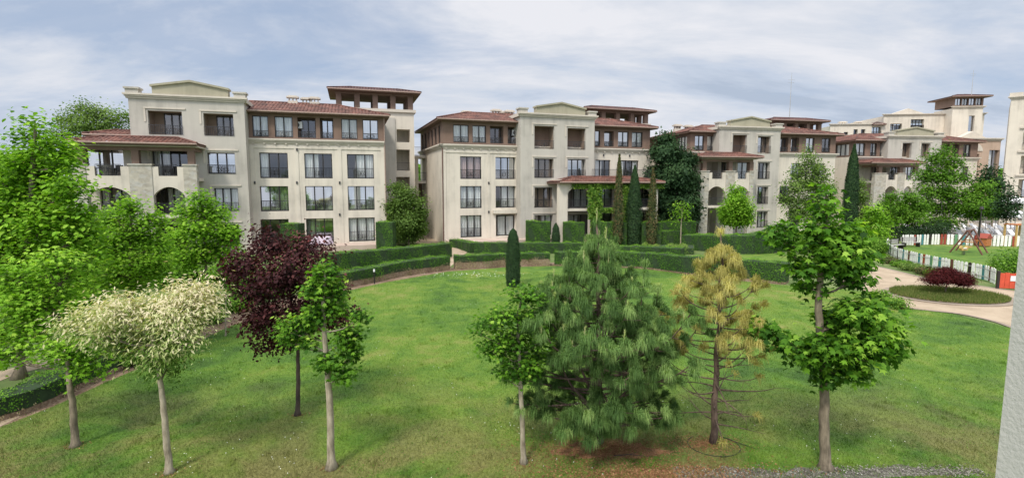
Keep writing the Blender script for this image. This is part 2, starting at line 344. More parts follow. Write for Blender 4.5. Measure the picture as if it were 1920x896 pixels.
def leaves(name, pos, nrm, tip, size, templ, mat, parent=None, rnd=None):
    tv, tf = TEMPL[templ]; n = len(pos); k = len(tv)
    nrm = norm(nrm); tip = tip - nrm * np.sum(tip * nrm, axis=1, keepdims=True); tip = norm(tip)
    side = np.cross(tip, nrm)
    size = np.broadcast_to(np.asarray(size, float), (n,))[:, None, None]
    V = (pos[:, None, :] + size * (tv[None, :, 0:1] * side[:, None, :] + tv[None, :, 1:2] * tip[:, None, :] + tv[None, :, 2:3] * nrm[:, None, :])).reshape(-1, 3)
    nl = sum(len(f) for f in tf); base = np.array([i for f in tf for i in f]); lens = np.array([len(f) for f in tf])
    loops = (np.arange(n)[:, None] * k + base[None, :]).reshape(-1)
    tot = np.tile(lens, n); st = np.concatenate([[0], np.cumsum(tot)[:-1]])
    me = bpy.data.meshes.new(name)
    me.vertices.add(n * k); me.vertices.foreach_set('co', V.astype(np.float32).ravel())
    me.loops.add(len(loops)); me.loops.foreach_set('vertex_index', loops.astype(np.int32))
    me.polygons.add(len(tot)); me.polygons.foreach_set('loop_start', st.astype(np.int32)); me.polygons.foreach_set('loop_total', tot.astype(np.int32))
    me.update(calc_edges=True)
    if rnd is None: rnd = rng.random(n)
    at = me.attributes.new('rnd', 'FLOAT', 'POINT'); at.data.foreach_set('value', np.repeat(np.clip(rnd, 0, 1), k).astype(np.float32))
    return obj(name, me, mat, parent)
def rdir(n): return norm(rng.normal(size=(n, 3)))

def tree(name, label, cat, base, trunk, r0, r1, clusters, leaf, size, mat, barkmat, twigs=1.0, per=11, spread=0.16, up=0.75, group=None, light=0.55, rndf=None, limbs=True):
    """trunk: points relative to nothing (world); clusters: (centre, radii). Leaves sit in sprays round the twig ends."""
    root = empty(name, (base[0], base[1], 0), 0, label, cat, group)
    off = np.array([base[0], base[1], 0.0])
    tb = MB(); tp = smoothpath(trunk, 5); m = len(tp)
    for i, p in enumerate(tp):
        if 0 < i < m - 1: p.x += random.uniform(-1, 1) * r0 * .09; p.y += random.uniform(-1, 1) * r0 * .09
    rad = [r0 * (1 - i / (m - 1)) + r1 * i / (m - 1) for i in range(m)]; rad[0] *= 1.9; rad[1] *= 1.08
    O = Vector((base[0], base[1], 0))
    rad = [x * .72 for x in rad]; tb.tube([p - O for p in tp], rad, 10)
    P, Nn, T, Rn = [], [], [], []
    top = max(c[0][2] + c[1][2] for c in clusters); bot = min(c[0][2] - c[1][2] for c in clusters)
    for c, r in clusters:
        c = Vector(c); r = Vector(r); r = Vector([max(x - .5 * spread, .4 * x) for x in r])
        cand = [p for p in tp if p.z < c.z - 0.15 * (c - p).xy.length - 0.1] or tp[-2:]
        at_ = min(cand, key=lambda p: (p - c).length + 0.35 * abs(c.z - p.z - (p - c).xy.length * .7))
        mid = at_.lerp(c, 0.5) + Vector((0, 0, -0.12 * (c - at_).length))
        lr = max(0.012, min(r1, r0 * .45) * (0.5 + 0.5 * min(1, r.x)))
        limb = smoothpath([at_, mid, c], 3)
        if limbs: tb.tube([p - O for p in limb], [lr * (1 - .6 * i / (len(limb) - 1)) for i in range(len(limb))], 6)
        area = (r.x * r.z + r.x * r.y + r.y * r.z) / 3 * 12.6
        nt_ = max(5, int(area * 21 * twigs / (spread / .16) ** 2))
        for _ in range(nt_):
            d = Vector(rdir(1)[0]); d.z = d.z * 0.95 + 0.12
            f = random.uniform(0.45, 1.06) if random.random() < .8 else random.uniform(.1, .5)
            e = c + Vector((d.x * r.x, d.y * r.y, d.z * r.z)) * f
            s0 = limb[random.randint(len(limb) // 2, len(limb) - 1)]
            if random.random() < .6: tb.tube([s0 - O, s0.lerp(e, .6) + Vector((0, 0, -.03)) - O, e - O], [lr * .35, lr * .2, .004], 3, False)
            k = max(3, int(per * random.uniform(.6, 1.4)))
            q = np.array(e)[None, :] + rng.normal(size=(k, 3)) * spread * np.array([1, 1, .8])
            P.append(q); out = np.array([(e.x - c.x) / r.x, (e.y - c.y) / r.y, (e.z - c.z) / r.z])[None, :] + .35 * rdir(k)
            Nn.append(norm(out * (1 - up) + np.array([[0, 0, up * 1.4]]) + .62 * rdir(k)))
            t = out * np.array([[1, 1, .3]]) + .55 * rdir(k); t[:, 2] -= .35; T.append(t)
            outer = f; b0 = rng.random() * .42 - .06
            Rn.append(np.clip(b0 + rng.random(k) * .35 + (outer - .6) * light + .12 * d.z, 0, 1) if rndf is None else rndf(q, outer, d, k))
    P = np.concatenate(P) - off; Nn = np.concatenate(Nn); T = np.concatenate(T); Rn = np.concatenate(Rn)
    tb.build('trunk', barkmat, root, True)
    sz = size * (0.65 + 0.6 * rng.random(len(P)))
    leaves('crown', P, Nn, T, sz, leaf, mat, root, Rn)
    return root
def CL(Y, lst, dmul=1.0):
    out = []
    for t in lst:
        px, py, rx, rz = t[:4]; dy = t[4] if len(t) > 4 else random.uniform(-.25, .25) * rx * Y / FPX * 2
        out.append((XYZ(px, py, Y + dy), (rx * Y / FPX, rx * Y / FPX * dmul, rz * Y / FPX)))
    return out
def column_tree(name, label, cat, base, h, prof, mat, hullmat, n, size, templ='quad', group=None, z0=0.0, trunk=True, rag=0.0):
    """clipped or naturally narrow evergreen: prof = [(t, radius)] from the ground up"""
    root = empty(name, (*base, 0), 0, label, cat, group)
    ts = [p[0] for p in prof]; rs = [p[1] for p in prof]
    hb = MB(); nn = 14
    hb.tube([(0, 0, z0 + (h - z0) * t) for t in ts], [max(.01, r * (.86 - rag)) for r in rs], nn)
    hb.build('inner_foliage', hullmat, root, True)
    if trunk: MB().tube([(0, 0, -.05), (0, 0, z0 + .3)], [.06, .05], 7).build('trunk', 'bark_dark', root)
    t = rng.random(n); a = rng.random(n) * 2 * math.pi
    r = np.interp(t, ts, rs) * (0.86 - rag + (.2 + 1.5 * rag) * rng.random(n))
    lump = 1 + .07 * np.sin(a * 3 + t * 17) * np.sin(t * 31 + a); r = r * (1 + (lump - 1) * (1 + 9 * rag))
    pos = np.stack([np.cos(a) * r, np.sin(a) * r, z0 + (h - z0) * t], 1)
    out = np.stack([np.cos(a), np.sin(a), np.full(n, .35)], 1)
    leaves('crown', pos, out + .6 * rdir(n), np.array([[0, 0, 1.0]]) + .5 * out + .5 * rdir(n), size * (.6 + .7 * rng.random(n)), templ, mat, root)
    return root

# hedge along a line: base points (x,y)
def hedge(label, pts, width, h0, h1=None, dens=260, size=.055, mat='leaf_hedge', bare=0.0, group=None, name='hedge', smooth=4, cat='hedge', lump=.055):
    h1 = h1 or h0
    pl = smoothpath(pts, smooth) if len(pts) > 2 else [Vector((*p, 0)) for p in pts]
    # resample
    ds = [0]
    for i in range(1, len(pl)): ds.append(ds[-1] + (pl[i] - pl[i - 1]).length)
    Lt = ds[-1]; xs = np.array([p.x for p in pl]); ys = np.array([p.y for p in pl]); ds = np.array(ds)
    def at(s):
        x = np.interp(s, ds, xs); y = np.interp(s, ds, ys); e = .05
        tx = np.interp(s + e, ds, xs) - np.interp(s - e, ds, xs); ty = np.interp(s + e, ds, ys) - np.interp(s - e, ds, ys)
        l = np.hypot(tx, ty) + 1e-9; return x, y, tx / l, ty / l
    bx, by = pl[0].x, pl[0].y
    root = empty(name, (bx, by, 0), 0, label, cat, group)
    k = max(2, int(Lt / .5)); mb = MB(); S_ = np.linspace(0, Lt, k + 1); x, y, tx, ty = at(S_); nx, ny = -ty, tx
    hw = width / 2 - .04
    for i in range(k + 1):
        h = h0 + (h1 - h0) * i / k - .04
        for a, z in ((-hw, 0), (-hw, h), (hw, h), (hw, 0)): mb.v.append((x[i] + nx[i] * a - bx, y[i] + ny[i] * a - by, z))
    for i in range(k):
        for j in range(3): a = i * 4 + j; mb.f.append((a, a + 1, a + 5, a + 4))
    mb.f += [(0, 1, 2, 3), (k * 4 + 3, k * 4 + 2, k * 4 + 1, k * 4)]
    if bare:   # old wood shows below
        mb2 = MB(); mb2.v = [(p[0], p[1], min(p[2], h0 * bare)) for p in mb.v]; mb2.f = mb.f
        zlo = h0 * bare; mb.v = [(p[0], p[1], max(p[2], zlo * .9)) for p in mb.v]
        cen = lambda v: v
        mb2.build('bare_wood', 'mulch', root)
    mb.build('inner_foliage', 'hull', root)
    hm = (h0 + h1) / 2; n = int(Lt * (2 * hm + width) * dens); per = 2 * hm + width
    s = rng.random(n) * Lt; q = rng.random(n) * per
    x, y, tx, ty = at(s); nx, ny = -ty, tx; H = h0 + (h1 - h0) * s / Lt
    side = np.where(q < hm, -1, np.where(q < 2 * hm, 1, 0)); w2 = width / 2
    off = np.where(side != 0, side * w2, (q - 2 * hm) / width * 2 * w2 - w2)
    z = np.where(side == -1, q / hm * H, np.where(side == 1, (q - hm) / hm * H, H))
    wob = lump * (np.sin(s * 2.1 + z * 3) + np.sin(s * 5.3 + 1 + z)) + rng.normal(size=n) * .03 + (rng.random(n) < .03) * .09
    off = off + side * wob; z = z + np.where(side == 0, wob * .8, 0)
    # both ends
    ne = int(width * hm * dens * 2)
    se = np.where(rng.random(ne) < .5, 0, Lt); xe, ye, txe, tye = at(se); oe = (rng.random(ne) * 2 - 1) * w2; ze = rng.random(ne) * hm
    X = np.concatenate([x + nx * off, xe - tye * oe]) - bx; Y = np.concatenate([y + ny * off, ye + txe * oe]) - by; Z = np.concatenate([z, ze])
    nz = np.concatenate([np.where(side == 0, 1.0, .25), np.full(ne, .2)])
    NX = np.concatenate([nx * side, txe * np.where(se == 0, -1, 1)]); NY = np.concatenate([ny * side, tye * np.where(se == 0, -1, 1)])
    pos = np.stack([X, Y, Z], 1); nr = np.stack([NX, NY, nz], 1)
    m_ = len(pos); rn = .12 + .5 * rng.random(m_) + np.where(nz > .9, .3, 0) + .12 * np.sin(X * 1.7 + Y) + .1 * np.sin(X * 5.1 + Z * 4)  # top leaves lighter: fresh growth, plus light from above put into the tone
    if bare:
        lo = (Z < hm * bare * (1 + .35 * np.sin(X * 2.3) + .3 * (rng.random(m_) - .5))) & (nz < .9)
        tw = lo & (rng.random(m_) < .75)
        keep = ~lo | (rng.random(m_) < .22)
        if tw.any(): leaves('bare_twigs', pos[tw], nr[tw] + .4 * rdir(tw.sum()), np.array([[0, 0, 1.]]) + .6 * rdir(tw.sum()), size * 1.3, 'lance', 'twig_tan', root)
        pos, nr, rn = pos[keep & ~tw], nr[keep & ~tw], rn[keep & ~tw]
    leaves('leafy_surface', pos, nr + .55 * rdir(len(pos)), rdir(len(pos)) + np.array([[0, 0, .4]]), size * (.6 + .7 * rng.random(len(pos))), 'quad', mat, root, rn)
    return root
def bush(label, base, rx, ry, h, mat, n, size, group=None, name='bush', templ='quad', cat='bush', lumps=7):
    root = empty(name, (*base, 0), 0, label, cat, group)
    P = []; Nn = []
    for i in range(lumps):
        if i == 0: cx_, cy_, cz_, k = 0, 0, .45, 1
        else: a = random.uniform(0, 6.28); cx_, cy_, cz_, k = .5 * math.cos(a), .5 * math.sin(a), random.uniform(.3, .62), .55
        m = int(n / (lumps + 2)) * (3 if i == 0 else 1)
        d = rdir(m); f = (.7 + .35 * rng.random(m))[:, None]
        P.append(np.stack([(cx_ + d[:, 0] * f[:, 0] * k) * rx, (cy_ + d[:, 1] * f[:, 0] * k) * ry, np.maximum(.02, (cz_ + d[:, 2] * f[:, 0] * k * .52) * h)], 1)); Nn.append(d)
    P = np.concatenate(P); Nn = np.concatenate(Nn)
    leaves('leaves', P, Nn + .5 * rdir(len(P)) + np.array([[0, 0, .4]]), rdir(len(P)) + Nn, size * (.6 + .8 * rng.random(len(P))), templ, mat, root)
    st = MB()
    for i in range(6):
        a = random.uniform(0, 6.28); st.tube([(0, 0, -.02), (math.cos(a) * rx * .5, math.sin(a) * ry * .5, h * .6)], [.02, .006], 4)
    st.build('stems', 'bark_dark', root)
    return root
# ------------------------------------------------------------------ building kit
class Bld:
    def __init__(s, name, label, px, Y, ang, group=None, cat='building', z=0.0):
        s.a = ang; s.O = Vector((*XYZ(px, 347.0, Y)[:2], 0)); s.d = Vector((math.cos(ang), math.sin(ang), 0)); s.n = Vector((-math.sin(ang), math.cos(ang), 0))
        s.root = empty(name, (s.O.x, s.O.y, 0), ang, label, cat, group)
    def _solve(s, P0, D, px, z):
        k = (px - 960) / FPX
        zc0 = P0.y * cp - (z - CZ) * sp
        return (k * zc0 - P0.x) / (D.x - k * D.y * cp)
    def u(s, px, z=7.0, v=0.0): return s._solve(s.O + s.n * v, s.d, px, z)
    def v(s, px, z=7.0, u=0.0): return s._solve(s.O + s.d * u, s.n, px, z)
    def left(s, u0, vb=0.0): return lambda a, b, z: (u0 + b, -a + vb, z)      # left side wall, a runs from the back to the front
    def world(s, u, v, z=0): p = s.O + s.d * u + s.n * v; return (p.x, p.y, z)
def wall(mb, a0, a1, z0, z1, b, ops, rev=0.2):
    A = sorted({a0, a1, *[x for o in ops for x in o[:2]]}); Z = sorted({z0, z1, *[x for o in ops for x in o[2:4]]})
    for i in range(len(A) - 1):
        for j in range(len(Z) - 1):
            ca, cz = (A[i] + A[i + 1]) / 2, (Z[j] + Z[j + 1]) / 2
            if any(o[0] < ca < o[1] and o[2] < cz < o[3] for o in ops): continue
            mb.face((A[i], b, Z[j]), (A[i + 1], b, Z[j]), (A[i + 1], b, Z[j + 1]), (A[i], b, Z[j + 1]))
    for o in ops:
        d = o[4] if len(o) > 4 else rev; x0, x1, y0, y1 = o[:4]
        mb.face((x0, b, y0), (x0, b, y1), (x0, b + d, y1), (x0, b + d, y0)); mb.face((x1, b, y1), (x1, b, y0), (x1, b + d, y0), (x1, b + d, y1))
        mb.face((x0, b, y1), (x1, b, y1), (x1, b + d, y1), (x0, b + d, y1)); mb.face((x0, b, y0), (x0, b + d, y0), (x1, b + d, y0), (x1, b, y0))
def window(B, fr, a0, a1, z0, z1, b, panes=3, cur='full', t=.07, curmat='curtain', split=None):
    m = MB(fr); d0, d1 = b - .03, b + .05
    m.box(a0 + .002, a1 - .002, d0, d1, z0 + .002, z0 + t); m.box(a0 + .002, a1 - .002, d0, d1, z1 - t, z1 - .002)
    m.box(a0 + .002, a0 + t, d0, d1, z0 + t, z1 - t); m.box(a1 - t, a1 - .002, d0, d1, z0 + t, z1 - t)
    for i in range(1, panes):
        x = a0 + (a1 - a0) * i / panes; m.box(x - t * .75, x + t * .75, d0 - .01, d1, z0 + t, z1 - t)
    w_ = m.build('window', 'dark_frame', B.root)
    g = MB(fr); g.face((a0 + t, b + .01, z0 + t), (a1 - t, b + .01, z0 + t), (a1 - t, b + .01, z1 - t), (a0 + t, b + .01, z1 - t)); g.build('pane', 'glass_sky' if random.random() < .28 else 'glass', w_)
    spans = {'full': [(0, 1)], 'left': [(0, .5)], 'right': [(.5, 1)], 'sides': [(0, .22), (.74, 1)], 'none': [], 'most': [(.3, 1)], 'third': [(0, .34)]}[cur]
    if spans:
        c = MB(fr)
        for s0, s1 in spans:
            x0 = a0 + .03 + (a1 - a0 - .06) * s0; x1 = a0 + .03 + (a1 - a0 - .06) * s1; n = max(6, int((x1 - x0) / .045)); ph = random.uniform(0, 6)
            i0 = len(c.v)
            for i in range(n + 1):
                x = x0 + (x1 - x0) * i / n; y = b + .16 + .035 * math.sin(i * 1.25 + ph) + .015 * math.sin(i * .43)
                c.P([(x, y, z0 + .03), (x, y, z1 - .02)])
            for i in range(n): k = i0 + i * 2; c.f.append((k, k + 2, k + 3, k + 1))
        c.build('curtain', curmat, w_)
    return w_
def railing(B, fr, a0, a1, z0, b, h=1.0, step=.12, ornate=True, name='railing', parent=None):
    m = MB(fr); r = .016
    m.box(a0, a1, b - .02, b + .02, z0 + h - .04, z0 + h); m.box(a0, a1, b - .015, b + .015, z0 + .08, z0 + .11)
    n = max(2, int((a1 - a0) / step))
    for i in range(n + 1):
        x = a0 + .01 + (a1 - a0 - .02) * i / n; m.box(x - r * .7, x + r * .7, b - .01, b + .01, z0, z0 + h - .04)
    if ornate:
        cxs = [(a0 + a1) / 2] if (a1 - a0) < 2.9 else [a0 + (a1 - a0) * k for k in (.33, .67)]
        for c_ in cxs:
            for q, rr in ((.5, .21), (.5, .12)):
                for dx in (-.16, .16):
                    pts = [(c_ + dx + rr * math.cos(t), b - .02, z0 + h * q + rr * 1.25 * math.sin(t)) for t in np.linspace(0, 2 * math.pi, 11)]
                    m.tube(pts, .016, 4, False)
    return m.build(name, 'iron', parent or B.root)
def cornice(B, a0, a1, b, z0, z1, out=.22, mat='trim', fr=FRONT, ends=True, dentil=False, name='cornice'):
    m = MB(fr); h = z1 - z0; e = out if ends else 0
    m.box(a0 - e * .35, a1 + e * .35, b - out * .35, b + .05, z0, z0 + h * .35)
    m.box(a0 - e * .7, a1 + e * .7, b - out * .7, b + .05, z0 + h * .35, z0 + h * .65); m.box(a0 - e, a1 + e, b - out, b + .05, z0 + h * .65, z1)
    if dentil:
        n = int((a1 - a0) / .9)
        for i in range(n): x = a0 + .3 + i * .9; m.box(x, x + .14, b - .16, b - .003, z0 - .10, z0 - .003)
    return m.build(name, mat, B.root)
def slope(m, p0, p1, q1, q0, tile=.30, amp=.075):
    """barrel tiles running from eave p0-p1 up to q0-q1"""
    p0, p1, q0, q1 = map(Vector, (p0, p1, q0, q1)); e = (p1 - p0); Lx = e.length; e.normalize()
    g0 = q0 - p0; nrm_ = e.cross(g0).normalized(); g = nrm_.cross(e).normalized()
    if nrm_.z < 0: nrm_ = -nrm_
    s0, t0 = g0.dot(e), g0.dot(g); s1, t1 = (q1 - p0).dot(e), (q1 - p0).dot(g)
    n = max(6, int(Lx / tile) * 6); i0 = len(m.v)
    for i in range(n + 1):
        s = Lx * i / n
        T = t0
        if s < s0: T = t0 * s / max(s0, 1e-6)
        elif s > s1: T = t1 * (Lx - s) / max(Lx - s1, 1e-6)
        T = max(T, .001); h = amp * abs(math.sin(math.pi * i / 6)) ** .7
        for t in (0, T): m.v.append(tuple(p0 + e * s + g * t + nrm_ * h))
    for i in range(n): k = i0 + 2 * i; m.f.append((k, k + 2, k + 3, k + 1))
def hip_roof(B, u0, u1, v0, v1, ze, run, rise, mat='tile', sides='flrb', over=0.0, parent=None, name='roof', fascia=.16):
    u0 -= over; u1 += over; v0 -= over; v1 += over
    run = min(run, (v1 - v0) / 2 - .02, (u1 - u0) / 2 - .02); zr = ze + rise
    L_ = run if 'l' in sides else 0; Rr = run if 'r' in sides else 0; Bk = run if 'b' in sides else 0
    e = [(u0, v0, ze), (u1, v0, ze), (u1, v1, ze), (u0, v1, ze)]; t = [(u0 + L_, v0 + run, zr), (u1 - Rr, v0 + run, zr), (u1 - Rr, v1 - Bk, zr), (u0 + L_, v1 - Bk, zr)]
    m = MB(); slope(m, e[0], e[1], t[1], t[0])
    if 'r' in sides: slope(m, e[1], e[2], t[2], t[1])
    if 'b' in sides: slope(m, e[2], e[3], t[3], t[2])
    if 'l' in sides: slope(m, e[3], e[0], t[0], t[3])
    m.face(*t)
    # hip caps
    for a, b in ((0, 'l'), (1, 'r')):
        if b in sides: m.tube([Vector(e[a]) + Vector((0, 0, .05)), Vector(t[a]) + Vector((0, 0, .05))], .11, 6)
    m.tube([Vector(t[0]) + Vector((0, 0, .03)), Vector(t[1]) + Vector((0, 0, .03))], .11, 6)
    r = m.build(name, mat, parent or B.root)
    s = MB(); s.box(u0 + .05, u1 - .05, v0 + .05, v1 - .05, ze - fascia, ze - .02)
    s.build('eave', 'soffit', r)
    g = MB(); g.tube([(u0, v0 - .04, ze - .03), (u1, v0 - .04, ze - .03)], .07, 6)
    g.build('gutter', 'gutter', r)
    return r
def shell(B, u0, u1, v0, v1, z0, z1, mat, front=False, name='wall', room=True):
    m = MB()
    m.face((u0, v0, z0), (u0, v1, z0), (u0, v1, z1), (u0, v0, z1)); m.face((u1, v0, z0), (u1, v0, z1), (u1, v1, z1), (u1, v1, z0))
    m.face((u0, v1, z0), (u1, v1, z0), (u1, v1, z1), (u0, v1, z1)); m.face((u0, v0, z1), (u1, v0, z1), (u1, v1, z1), (u0, v1, z1))
    return m
def chimney(B, u, v, z, wd=.7, h=.9):
    m = MB(); m.box(u - wd / 2, u + wd / 2, v - .25, v + .25, z, z + h * .5)
    c = m.build('chimney', 'trim', B.root); m = MB()
    for k in (-1, 0, 1): m.box(u + k * wd * .36 - .05, u + k * wd * .36 + .05, v - .22, v + .22, z + h * .5, z + h * .78)
    m.box(u - wd * .62, u + wd * .62, v - .36, v + .36, z + h * .78, z + h * .92); m.box(u - wd * .45, u + wd * .45, v - .26, v + .26, z + h * .92, z + h)
    m.build('chimney_cap', 'trim', c)
def pediment_block(B, u0, u1, vf, vb, ops, mat='greige', ztop=13.0, ped=None, zb=0.0, frames=True, base=None):
    m = shell(B, u0, u1, vf, vb, zb, ztop, mat); wall(m, u0, u1, zb, ztop, vf, ops)
    m.build('wall', mat, B.root)
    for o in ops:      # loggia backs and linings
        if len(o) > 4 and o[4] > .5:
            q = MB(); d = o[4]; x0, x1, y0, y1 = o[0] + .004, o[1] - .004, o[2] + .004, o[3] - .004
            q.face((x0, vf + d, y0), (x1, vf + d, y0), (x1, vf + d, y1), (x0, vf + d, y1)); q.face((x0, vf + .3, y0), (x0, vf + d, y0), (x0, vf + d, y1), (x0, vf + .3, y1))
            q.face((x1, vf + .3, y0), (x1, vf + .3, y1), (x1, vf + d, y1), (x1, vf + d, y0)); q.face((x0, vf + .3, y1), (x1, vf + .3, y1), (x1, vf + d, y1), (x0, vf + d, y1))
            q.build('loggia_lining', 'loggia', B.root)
    cornice(B, u0, u1, vf, ztop - .02, ztop + .38, .30)
    pm = MB(); pm.box(u0 - .2, u1 + .2, vf + .06, vb, ztop + .002, ztop + .34); pm.build('parapet', 'trim', B.root)
    for uu in (u0 - .15, u1 - .75):
        p = MB(); p.box(uu, uu + .9, vf - .1, vf + .75, ztop + .383, ztop + .72); p.box(uu - .09, uu + .99, vf - .19, vf + .84, ztop + .72, ztop + .86); p.build('parapet_post', mat, B.root)
    if ped:
        a, b = ped; zz_ = ztop + .383; c = (a + b) / 2
        p = MB(); p.prism([(a, zz_), (b, zz_), (b, zz_ + .62), (c, zz_ + 1.12), (a, zz_ + .62)], vf + .1, vf + .9); o = p.build('pediment', 'pediment', B.root)
        q = MB()
        q.prism([(a - .1, zz_ + .60), (c, zz_ + 1.10), (b + .1, zz_ + .60), (b + .1, zz_ + .76), (c, zz_ + 1.27), (a - .1, zz_ + .76)], vf - .05, vf + 1.0); q.build('pediment_moulding', 'pediment', o)
    if frames:
        for o in ops:
            f = MB(); x0, x1, y0, y1 = o[:4]
            f.box(x0 - .28, x1 + .28, vf - .07, vf - .003, y1 + .16, y1 + .28); f.box(x0 - .28, x0 - .14, vf - .05, vf - .003, y1 - .9, y1 + .163)
            f.build('lintel', 'trim', B.root)
def belvedere(B, u0, u1, v0, v1, zb=13.9, ze=15.7, n=5, m_side=4, rise=.6, over=.75, roofmat='tile_dark', wallmat='cream', ops=()):
    m = shell(B, u0, u1, v0, v1, 0, zb, wallmat); wall(m, u0, u1, 0, zb, v0, list(ops))
    for o in ops:
        if len(o) > 4 and o[4] > .5: m.face((o[0], v0 + o[4], o[2]), (o[1], v0 + o[4], o[2]), (o[1], v0 + o[4], o[3]), (o[0], v0 + o[4], o[3]))
    m.build('tower', wallmat, B.root)
    c = MB(); c.box(u0 - .22, u1 + .22, v0 - .22, v1 + .22, zb + .002, zb + .3); c.build('tower_cornice', 'trim', B.root)
    zb += .302
    for i in range(n):
        u = u0 + .05 + (u1 - u0 - .65) * i / (n - 1)
        for v in (v0 + .05, v1 - .6):
            p = MB(); p.box(u, u + .55, v, v + .55, zb, ze - .35); p.build('pillar', 'brown_wall', B.root)
    for i in range(1, m_side - 1):
        v = v0 + .05 + (v1 - v0 - .65) * i / (m_side - 1)
        for u in (u0 + .05, u1 - .6):
            p = MB(); p.box(u, u + .55, v, v + .55, zb, ze - .35); p.build('pillar', 'brown_wall', B.root)
    b = MB(); b.box(u0 - .02, u1 + .02, v0 - .02, v1 + .02, ze - .352, ze - .17); b.build('tower_beam', 'brown_wall', B.root)
    hip_roof(B, u0, u1, v0, v1, ze, 2.4, rise, roofmat, over=over, name='tower_roof')
def terrace(B, u0, u1, vf, vb, piers, arches, ze=9.1, upper=True, roof=(0, 0), stone=True, cols=None, zroof=None, rails=True, sides='flr'):
    """arcaded terrace wing standing in front of the wall plane vb; piers/arches are (u0,u1) spans on its front plane vf"""
    T_ = .4; top = 7.55 if upper else 6.2; z_sp, z_top = 5.15, 5.85
    m = MB()
    for a, b in arches:
        n = 14; w_ = b - a
        zt = 6.6 if upper else 6.2
        arc = [(a + w_ * i / n, z_sp + (z_top - z_sp) * math.sin(math.pi * i / n) ** .75) for i in range(n + 1)]
        i0 = len(m.v)
        for x, z in arc: m.P([(x, vf, z), (x, vf, zt), (x, vf + T_, z), (x, vf + T_, zt)])
        for i in range(n):
            k = i0 + 4 * i; m.f += [(k, k + 4, k + 5, k + 1), (k + 2, k + 3, k + 7, k + 6), (k, k + 2, k + 6, k + 4)]
        m.box(a, b, vf + .002, vf + T_, 3.35, 3.6); m.box(a, b, vf + T_, vb - .003, 3.38, 3.58)
        if upper:
            pw = w_ * .2
            m.box(a, a + pw, vf, vf + .25, 6.602, 7.45); m.box(b - pw, b, vf, vf + .25, 6.602, 7.45); m.box(a, b, vf + .003, vf + T_, 6.602, 6.72)
    m.box(u0, u1, vf + T_ + .003, vb - .003, 6.32, 6.58)
    m.build('terrace_wall', 'cream', B.root)
    for a, b in piers:
        p = MB(); p.box(a, b, vf - .06, vf + .5, 0, top); p.box(a - .06, b + .06, vf - .12, vf + .56, top, top + .12)
        p.build('pier', 'stone' if stone else 'cream', B.root)
        q = MB(); q.box(a, b, vf + .502, vb - .004, 0, 3.376); 
    for a, b in arches:
        pw = (b - a) * .2
        if upper: railing(B, FRONT, a + pw, b - pw, 6.72, vf + .12, .9)
        railing(B, FRONT, a + .02, b - .02, 3.6, vf + .2, .95, ornate=rails)
    if upper:
        for a, b in (cols or [((p[0] + p[1]) / 2 - .25, (p[0] + p[1]) / 2 + .25) for p in piers]):
            c = MB(); c.box(a, b, vf + .02, vf + .5, top + .122, ze - .5); c.build('column', 'brown_wall', B.root)
        b_ = MB(); b_.box(u0 + .05, u1 - .05, vf, vf + .5, ze - .498, ze - .2); b_.box(u0 + .05, u0 + .4, vf + .5, vb - .01, ze - .498, ze - .2); b_.box(u1 - .4, u1 - .05, vf + .5, vb - .01, ze - .498, ze - .2)
        b_.build('beam', 'brown_wall', B.root)
        c = MB(); c.box(u0 - .25, u1 + .25, vf - .35, vb - .005, ze - .198, ze - .12); c.build('ceiling', 'trim', B.root)
    r0, r1 = roof
    hip_roof(B, r0, r1, vf - .7, vb + .9, ze + .05, 2.6, .55, 'tile', sides=sides, name='terrace_roof')

F = [0.6, 3.6, 6.6, 9.6]
def winrow(B, fr, m_ops, px_list, z0, z1, vplane, b, kinds, rec=.18, rail=True, U=None, railh=.95):
    """collects openings and windows for one row; kinds: (panes, curtain, recess)"""
    for (x0, x1), kd in zip(px_list, kinds):
        a0, a1 = (B.u(x0, (z0 + z1) / 2, vplane), B.u(x1, (z0 + z1) / 2, vplane)) if U is None else (U(x0, (z0 + z1) / 2), U(x1, (z0 + z1) / 2))
        if a0 > a1: a0, a1 = a1, a0
        rc = kd[2] if len(kd) > 2 else rec
        m_ops.append((a0, a1, z0, z1, rc))
        if rc > .5:
            window(B, fr, a0 + (a1 - a0) * .12, a1 - .04, z0 + .03, z1 - .12, b + rc - .07, kd[0], kd[1])
        else: window(B, fr, a0, a1, z0, z1, b + rc, kd[0], kd[1], curmat=kd[3] if len(kd) > 3 else 'curtain')
        if rail: railing(B, fr, a0 + .01, a1 - .01, z0 + .02, b + .05, railh)

def attic(B, u0, u1, v0, v1, ops, side_ops=None, z0=10.15, z1=12.5):
    m = MB(); wall(m, u0, u1, z0, z1, v0, ops)
    for o in ops:
        if o[4] > .5: m.face((o[0], v0 + o[4], o[2]), (o[1], v0 + o[4], o[2]), (o[1], v0 + o[4], o[3]), (o[0], v0 + o[4], o[3]))
    m.face((u1, v0, z0), (u1, v0, z1), (u1, v1, z1), (u1, v1, z0)); m.face((u0, v1, z0), (u1, v1, z0), (u1, v1, z1), (u0, v1, z1)); m.face((u0, v0, z1), (u1, v0, z1), (u1, v1, z1), (u0, v1, z1))
    if side_ops is None: m.face((u0, v0, z0), (u0, v1, z0), (u0, v1, z1), (u0, v0, z1))
    else:
        k = MB(B.left(u0)); wall(k, -v1, -v0, z0, z1, 0, side_ops); i = len(m.v); m.v += k.v; m.f += [tuple(i + q for q in f) for f in k.f]
    m.build('attic_wall', 'brown_wall', B.root)

